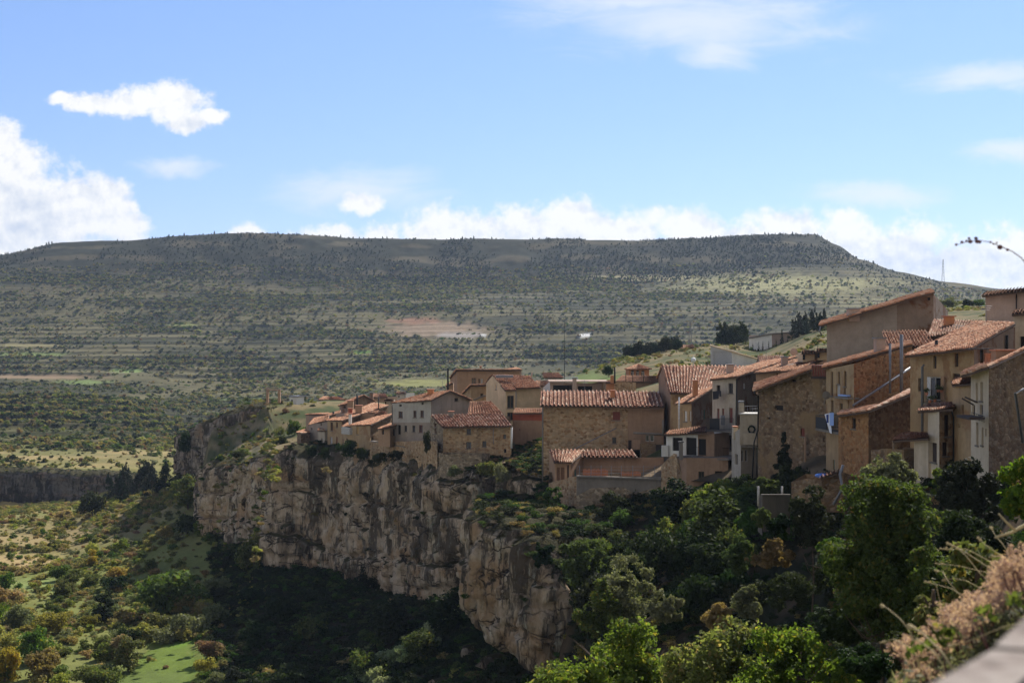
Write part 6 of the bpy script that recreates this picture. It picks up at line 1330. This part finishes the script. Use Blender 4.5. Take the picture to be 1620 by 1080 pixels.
# ---- scrub nobody could count
def tuft(kind, seed, n, size): return leaf_mesh('tuft', lobes(.5, .5, .4, 7, seed, .34, (.35, .5)), n, size, seed, LG[kind], .3, -.4)
far_protos = [tuft('green', 1, 130, .2), tuft('dark', 2, 130, .2), tuft('brown', 3, 110, .22), tuft('olive', 4, 110, .22), tuft('meadow', 5, 130, .2), tuft('dark', 6, 130, .2), tuft('green', 7, 120, .22)]
def field(n, px0, px1, D0, D1, zf, dens, lo, hi, pw=1.0, dd=lambda px, D: 1.0):
    D = np.sqrt(RS.uniform(D0*D0, D1*D1, n)); px = RS.uniform(px0, px1, n); x = (px-810)/F*D; z = zf(px, D); k = dens(px, D, x, z) > RS.uniform(0, 1, n)
    s = lo+(hi-lo)*RS.uniform(0, 1, n)**2.2; return np.stack([x, D, z-.1*s], -1)[k], s[k]
def d_hill(px, D, x, z):
    py = 540-F*z/D; tr = terr(x, D, z); tr = sstep(.4, .55, tr)*(1-sstep(.95, 1.0, tr))
    bd = 0
    for b_ in BANDS: bd = np.maximum(bd, ell(px, py, *b_, .3))
    q = sstep(-.3, .4, fbm(x/90, D/90, 7, 5)+.25*fbm(x/16, D/16, 2, 2)+.12*sstep(1450, 1700, D)*(px < 1000)); q = np.clip((.15+q)*(.22+1.1*tr)+bd+.12*(D < 850), 0, 1)
    lf = 1-sstep(270, 330, px); q = np.clip(q+.35*lf*sstep(735, 770, D)*(1-sstep(865, 880, D)), 0, 1)*(1-.65*lf*sstep(872, 890, D)*(1-sstep(1100, 1200, D)))*(1-.45*lf*(1-sstep(700, 730, D)))
    for (cx, cy, rx, ry) in ((690, 521, 75, 13), (670, 606, 75, 8), (60, 596, 90, 5), (45, 546, 50, 4)): q = q*(1-ell(px, py, cx, cy, rx, ry))
    return q*(1-.4*sstep(850, 1400, px)*sstep(1400, 1600, D))
pa, sa = field(230000, -150, 1720, 620, 1800, zA, d_hill, .9, 4.6)
pb, sb = field(120000, -150, 1720, 530, 1300, zA, d_hill, .8, 4.2)
scatter('hillside_scrub', 'dark scrub dotting the terraced hills behind the village', np.r_[pa, pb], np.r_[sa, sb], far_protos)
def d_scarp(px, D, x, z): return (.5+.5*sstep(420, 620, px))*(1-.8*sstep(1320, 1400, px))*sstep(-.35, .15, fbm(x/60, D/60, 3, 3))
con = [tuft('dark', 8, 110, .22), tuft('pine', 9, 110, .22), tuft('dark', 10, 110, .22)]+[leaf_mesh('tuft', [(0, 0, .35, .42, .42, .3), (0, 0, .75, .3, .3, .3), (0, 0, 1.15, .16, .16, .3)], 90, .26, s, LG['pine'], .2, -.5) for s in (1,)]
pc, sc_ = field(30000, -150, 1500, 1730, 1925, zA, d_scarp, .9, 3.0)
scatter('mountain_forest', 'dark pine wood covering the scarp and rim of the flat topped mountain', pc, sc_, con, squash=1.1)
near_protos = [tuft('green', 11, 420, .11), tuft('meadow', 12, 400, .11), tuft('olive', 13, 400, .11), tuft('meadow', 14, 420, .11), tuft('green', 15, 420, .11), tuft('brown', 16, 380, .11), tuft('meadow', 17, 400, .11)]
def d_val(px, D, x, z):
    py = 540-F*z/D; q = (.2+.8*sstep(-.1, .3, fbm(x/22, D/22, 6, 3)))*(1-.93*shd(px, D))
    for (cx, cy, rx, ry) in ((20, 888, 75, 12), (270, 1052, 66, 38), (225, 1078, 74, 16)): q = q*(1-.8*ell(px, py, cx, cy, rx, ry, .15))
    return q
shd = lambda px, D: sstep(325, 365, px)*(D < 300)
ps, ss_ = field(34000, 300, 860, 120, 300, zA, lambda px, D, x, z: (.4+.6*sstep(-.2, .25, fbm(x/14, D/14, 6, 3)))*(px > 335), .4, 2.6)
scatter('darkened_scrub', 'brambles and scrub coloured dark to deepen the shade under the village cliff', ps, ss_, [tuft('dark', 31, 420, .11), tuft('dark', 32, 420, .11), tuft('pine', 33, 420, .11), tuft('ivy', 35, 420, .11), tuft('dark', 34, 420, .11)])  # dark leaf colours paint in deeper shade at the cliff foot
pd_, sd_ = field(36000, -200, 820, 150, 505, zA, d_val, .4, 3.0)
scatter('valley_scrub', 'low russet and green scrub covering the valley floor', pd_, sd_, near_protos)
pe, se = field(18000, 335, 1700, 225, 455, zB, lambda px, D, x, z: np.where(px < 440, .95, .5*sstep(-.1, .3, fbm(x/14, D/14, 3, 3)))*((D > 285) | (px < 520))*((px < 520) | (px > 885))*(1-ell(px, 540-F*z/D, 935, 602, 52, 16)), .4, 2.0)
scatter('plateau_scrub', 'grassy scrub on the plateau and hill around the village', pe, se, near_protos)
dk = [tuft('dark', 21, 700, .085), tuft('dark', 22, 700, .08), tuft('brown', 23, 500, .08), tuft('dark', 24, 700, .085), tuft('ivy', 25, 700, .08)]  # on the slope these dark leaves stand in for shadow
def d_c(px, D, x, z): return (.15+.85*sstep(-.1, .25, fbm(x/5, D/5, 6, 3)))*(D < dfront(px)-1)*(1-.6*ell(px, 540-F*z/D, 1225, 930, 105, 75, .3))
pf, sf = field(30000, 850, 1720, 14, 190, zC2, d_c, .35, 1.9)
scatter('undergrowth', 'brambles and dry weeds coloured dark for the shade on the slope', pf, sf, dk)
rp, rs_ = [], []
for V_, nz, top_ in RIMPTS:
    k = (RS.uniform(size=len(V_)) < np.where(top_, .16, .035)*(nz > .45)) ; rp.append(V_[k]); rs_.append(.35+1.3*RS.uniform(size=k.sum())**2.5)
V_, nz, top_ = RIMPTS[3]; k = top_ & (RS.uniform(size=len(V_)) < .3); rp.append(V_[k]-np.array([0, 0, .2])); rs_.append(.6+1.7*RS.uniform(size=k.sum())**1.6)
scatter('cliff_plants', 'small dark plants on the rims and ledges of the cliffs', np.concatenate(rp), np.concatenate(rs_), [dk[0], dk[1], dk[4], dk[2]], squash=.7)
D_ = RS.uniform(0, 24, 4000); pg = RS.uniform(470, 900, 4000); D_ = dfront(pg)+D_
scatter('rubble_weeds', 'dark weeds on the rubble at the foot of the houses', np.stack([(pg-810)/F*D_, D_, zB(pg, D_)], -1), .4+1.1*RS.uniform(size=4000)**2, [dk[0], dk[2], dk[4]], squash=.6)
for i, (px, y, D, w) in enumerate(((775, 818, 163, 3.2), (800, 822, 160, 2.6), (820, 838, 157, 3.0), (846, 858, 154, 3.4), (868, 868, 155, 2.8), (838, 826, 163, 3.6), (880, 846, 163, 3.2), (812, 806, 167, 3.0), (900, 890, 152, 3.0), (858, 822, 168, 4.0), (895, 838, 167, 3.4))):
    plant('bush', 'bush', 'dark shrub crowding the top of the promontory', P(px, y+14, D), w, w*.6, random.choice(['dark', 'ivy', 'dark', 'dark']), random.choice(['bush', 'low']), 'shrubs on the promontory top', trunk=False)
# trees and shrubs crowding the slope and the promontory top
SL = []
for i in range(400):
    if len(SL) >= 38: break
    px = random.uniform(925, 1330); D = random.uniform(84, 150); z_ = float(zC(px, D)); py = 540-F*z_/D
    if D > float(dfront(px))-6 or py > 1060 or (1150 < px < 1320 and 860 < py < 1010 and random.random() < .93): continue
    if any(abs(px-a) < 16 and abs(py-b) < 14 for a, b in SL): continue
    SL.append((px, py)); kd = random.choice(['dark', 'elm', 'ivy', 'dark', 'dark', 'elm', 'bright' if px > 1030 and py < 860 else 'dark', 'dark']); w = random.uniform(2.4, 5.2)
    plant('bush', 'bush', '%s tall shrub crowding the shaded slope below the houses' % KIND[kd], (XY(px, D)[0], D, z_-.2), w, w*random.uniform(.8, 1.3), kd, random.choice(['bush', 'bush', 'tall']), '%s shrubs on the shaded slope' % KIND[kd], trunk=False)
for i in range(24):
    px = random.uniform(872, 990); D = random.uniform(152, 168); z_ = float(zC(px, D))+.6; w = random.uniform(1.8, 3.2); kd = random.choice(['dark', 'ivy', 'dark', 'green', 'brown'])
    if D > float(dfront(px))-2: continue
    plant('bush', 'bush', '%s bush between the promontory and the terrace wall' % KIND[kd], (XY(px, D)[0], D, z_-.8), w, w*.9, kd, 'bush', '%s bushes between promontory and terrace wall' % KIND[kd], trunk=False)
# ---------------------------------------------------------------- foreground: parapet, dry flowers, stalks
m, t = newmat('pale parapet stone'); co_ = pos_co(t)
nn = t.noise(co_, 9, 7, .7); c_ = t.ramp(nn, [(.32, (.08, .06, .05)), (.45, (.22, .18, .15)), (.6, (.32, .28, .24))]); t.finish(c_, .9, nn, .6, .02, .15); M['parapet'] = m
M['parapet_red'] = m_plain('red parapet brick', (.2, .07, .04), .9, .4, 12)
pr = empty('parapet', (.75, 1.9, -1.7), 'out of focus pale stone parapet at the bottom right corner', 'wall')
dv = np.array([.288, .48]); dv /= np.linalg.norm(dv); nv = np.array([dv[1], -dv[0]])
rng = random.Random(3); mb = MB(); a0 = np.array([.475, 1.78])-dv*1.6; s_ = 0.0
while s_ < 6.5:
    ln = rng.uniform(.28, .5); e0, e1 = rng.uniform(-.015, .012), rng.uniform(-.015, .012); top = -.40+rng.uniform(-.014, .006)
    p0, p1 = a0+dv*(s_+.001), a0+dv*(s_+ln-.001); w_ = .1
    b = [np.r_[p0+nv*e0, -.52], np.r_[p1+nv*e1, -.52], np.r_[p1+nv*w_, -.52], np.r_[p0+nv*w_, -.52]]; bev = .018
    tt = [np.r_[p0+nv*(e0+bev)+dv*.002, top], np.r_[p1+nv*(e1+bev)-dv*.002, top+rng.uniform(-.006, .006)], np.r_[p1+nv*w_-dv*.002, top], np.r_[p0+nv*w_+dv*.002, top]]
    mid = [q.copy() for q in b]
    for q, z_ in zip(mid, (top-.03,)*4): q[2] = z_
    mb.hexa(b, mid); mb.hexa([q+np.array([0, 0, .001]) for q in mid], tt); s_ += ln
mb.build('coping_stones', M['parapet'], pr)
MB().hexa([np.r_[a0+nv*.03, -1.9], np.r_[a0+dv*6.5+nv*.03, -1.9], np.r_[a0+dv*6.5+nv*.42, -1.9], np.r_[a0+nv*.42, -1.9]], [np.r_[a0+nv*.03, -.523], np.r_[a0+dv*6.5+nv*.03, -.523], np.r_[a0+dv*6.5+nv*.42, -.523], np.r_[a0+nv*.42, -.523]]).build('masonry', M['stone_grey'], pr)
mb = MB(); s_ = .05
while s_ < 6.4:
    ln = .24; p0, p1 = a0+dv*s_, a0+dv*(s_+ln-.012)
    mb.hexa([np.r_[p0+nv*.107, -.52], np.r_[p1+nv*.107, -.52], np.r_[p1+nv*.42, -.52], np.r_[p0+nv*.42, -.52]], [np.r_[p0+nv*.112, -.402], np.r_[p1+nv*.112, -.402], np.r_[p1+nv*.42, -.408], np.r_[p0+nv*.42, -.408]]); s_ += ln
mb.build('brick_course', M['parapet_red'], pr)
M['pinkflower'] = m_leaf('dry pink flower heads', (.4, .23, .19), (.74, .5, .43), None, .45, .1); M['dryleaf'] = LG['olive']
fl = empty('dry_flower_bush', P(1560, 1150, 7.3), 'bush of dried pink flower heads behind the blurred parapet', 'bush')
fo = np.array(fl.location); rs = np.random.RandomState(5); fm, sm = MB(), MB(); LL = []
for i in range(190):
    px = 1420+235*rs.uniform()**.85; ytop = 1052-(px-1420)*.78+14*math.sin(px*.07)+9*math.sin(px*.19+1); y = ytop-20+abs(rs.normal())*38; D = 6+2.2*rs.uniform()+.3*(px > 1560)
    c = P(px, y, D); b = P(px+rs.uniform(-5, 40)+20, min(1180, y+130), D+.05); sm.tube([b, (b+c)/2+np.array([-.01, 0, .03]), c], .004, 4, .0025)
    for j in range(9):
        q = rs.normal(size=3)*np.array([.03, .03, .014]); LL.append((*(c-fo+q), .016, .016, .013)); 
        if j < 3: sm.tube([c-np.array([0, 0, .05]), c+q], .0016, 3)
sm.build('stems', M['twig'], fl)
link('flower_heads', leaf_mesh('flower_heads', LL, 36000, .0095, 7, M['pinkflower'], .3, -2, depth=.2), fl)
LF = []
for i in range(200):
    px = rs.uniform(1440, 1640); y = 1075-(px-1440)*.66+rs.uniform(5, 120); D = rs.uniform(6.2, 8); LF.append((*(P(px, y, D)-fo), .12, .12, .1))
link('leaves', leaf_mesh('leaves', LF, 14000, .036, 9, LG['olive'], .2, -.3, elong=3), fl)
LF = [(*(P(px, y, 6)-fo), .05, .05, .035) for px, y in ((1492, 995), (1500, 1003), (1452, 1028), (1605, 948), (1560, 968), (1478, 1012))]
link('young_leaves', leaf_mesh('young_leaves', LF, 110, .034, 10, LG['bright'], .2, -2), fl)
ST = [([(1510, 1060), (1488, 1030), (1460, 1000), (1438, 990)], 3.2, .0045), ([(1490, 1050), (1475, 1028), (1450, 1010)], 3.3, .003), ([(1440, 1000), (1425, 978), (1405, 962), (1391, 955)], 3.9, .003), ([(1450, 1030), (1430, 1018), (1412, 1010), (1394, 1016)], 3.9, .003), ([(1620, 985), (1590, 990), (1540, 1010), (1500, 1022)], 3.3, .003),
      ([(1600, 925), (1560, 895), (1525, 872), (1500, 858)], 5.0, .004), ([(1610, 915), (1570, 890), (1530, 868), (1490, 868)], 5.1, .0035), ([(1590, 920), (1560, 905), (1520, 895), (1480, 890)], 5.0, .003), ([(1575, 930), (1550, 905), (1530, 880), (1512, 865)], 5.0, .003), ([(1560, 935), (1530, 918), (1508, 914), (1490, 918)], 4.9, .003), ([(1530, 945), (1505, 930), (1480, 924), (1464, 920)], 4.8, .0028), ([(1520, 940), (1500, 920), (1490, 903), (1481, 903)], 4.9, .003), ([(1620, 905), (1585, 880), (1560, 862), (1548, 850)], 5.2, .003), ([(1600, 880), (1585, 860), (1575, 845), (1566, 832)], 5.4, .003), ([(1625, 900), (1605, 885), (1585, 880), (1567, 880)], 5.0, .003), ([(1480, 925), (1475, 940), (1470, 960)], 4.9, .002)]
for i, (pts, D, r_) in enumerate(ST):
    D *= 1.65; r_ *= .95
    q = [P(x+1.5*math.sin(k*2+i), y, D+.06*k) for k, (x, y) in enumerate(pts)]; fo_ = P(pts[0][0]+40, pts[0][1]+170, D); mb = MB().tube([fo_]+q, r_, 5, r_*.55)
    for k in range(7):
        e = q[-1]+(q[-2]-q[-1])*k*.06; mb.ball(e+rs.normal(size=3)*.004, r_*1.2, (2.2, 1, 1), 5, 4)
    mb.thing('grass_stalk', M['dry'], 'thick straw stalk crossing low before the dry flower bush' if i == 0 else ('dry bent grass stalk rising above the dry flower bush' if i > 4 else 'dry grass stalk low among the pink flower heads'), 'grass stalk', None if i == 0 else ('dry stalks above the flower bush' if i > 4 else 'dry stalks among the flower heads'), True)
mb = MB(); pts = [(1516, 386.5), (1530, 382.5), (1548, 380), (1566, 383), (1584, 390), (1602, 398), (1616, 408), (1640, 440), (1668, 540), (1690, 720), (1700, 1010)]
q = [P(x, y, 7.6+.02*k) for k, (x, y) in enumerate(pts)]; rt = empty('flower_stalk', P(1700, 1010, 7.8), 'thin arching reddish stalk with dark buds against the clouds', 'stalk')
mb.tube(list(reversed(q)), .0035, 5, .0015).build('stem', M['twig'], rt, True)
for (x, y, r_) in ((1513, 387, .007), (1522, 383, .008), (1529, 381, .006), (1533, 377, .007), (1535, 382, .011), (1544, 377, .009), (1546, 382, .011), (1550, 383, .008), (1567, 383, .006), (1572, 386, .005), (1582, 391, .013), (1594, 395, .008), (1577, 384, .005)):
    MB().ball(P(x, y, 7.64), r_*.95, (1.2, 1, 1), 7, 5).build('bud', M['twig'], rt, True)
mb = MB().tube([P(1650, 812, 8), P(1622, 830, 8), P(1600, 842, 8), P(1574, 850, 8)], .012, 5, .006).tube([P(1606, 838, 8), P(1592, 825, 8), P(1580, 812, 8)], .008, 5, .004).tube([P(1650, 812, 8), P(1700, 900, 8), P(1710, 1010, 8)], .012, 5)
mb.thing('dead_branch', M['dry'], 'bare yellowish dead branch curving in at the right frame edge', 'branch', None, True)
# ---------------------------------------------------------------- haze: the air of the valley
HZ = 5.2e-5
if HZ:
    m = bpy.data.materials.new('haze'); m.use_nodes = True; t = NT(m.node_tree)
    v = t.n('ShaderNodeVolumePrincipled', {'Color': (.6, .76, 1.0, 1), 'Density': HZ, 'Anisotropy': .3}); o_ = t.n('ShaderNodeOutputMaterial'); t.t.links.new(v.outputs[0], o_.inputs['Volume'])
    zmin = min((np.array(o.bound_box)[:, 2]+o.matrix_world.translation.z).min() for o in bpy.data.objects if o.type == 'MESH' and o.users_collection)-1.5
    zmin = min(zmin, -64)
    ob = MB().hexa([(-6500, -60, zmin), (6800, -60, zmin), (6800, 7200, zmin), (-6500, 7200, zmin)], [(-6500, -60, 330), (6800, -60, 330), (6800, 7200, 330), (-6500, 7200, 330)]).build('haze', m)
    tag(ob, 'thin blue haze filling the valley air', None, None, 'stuff')
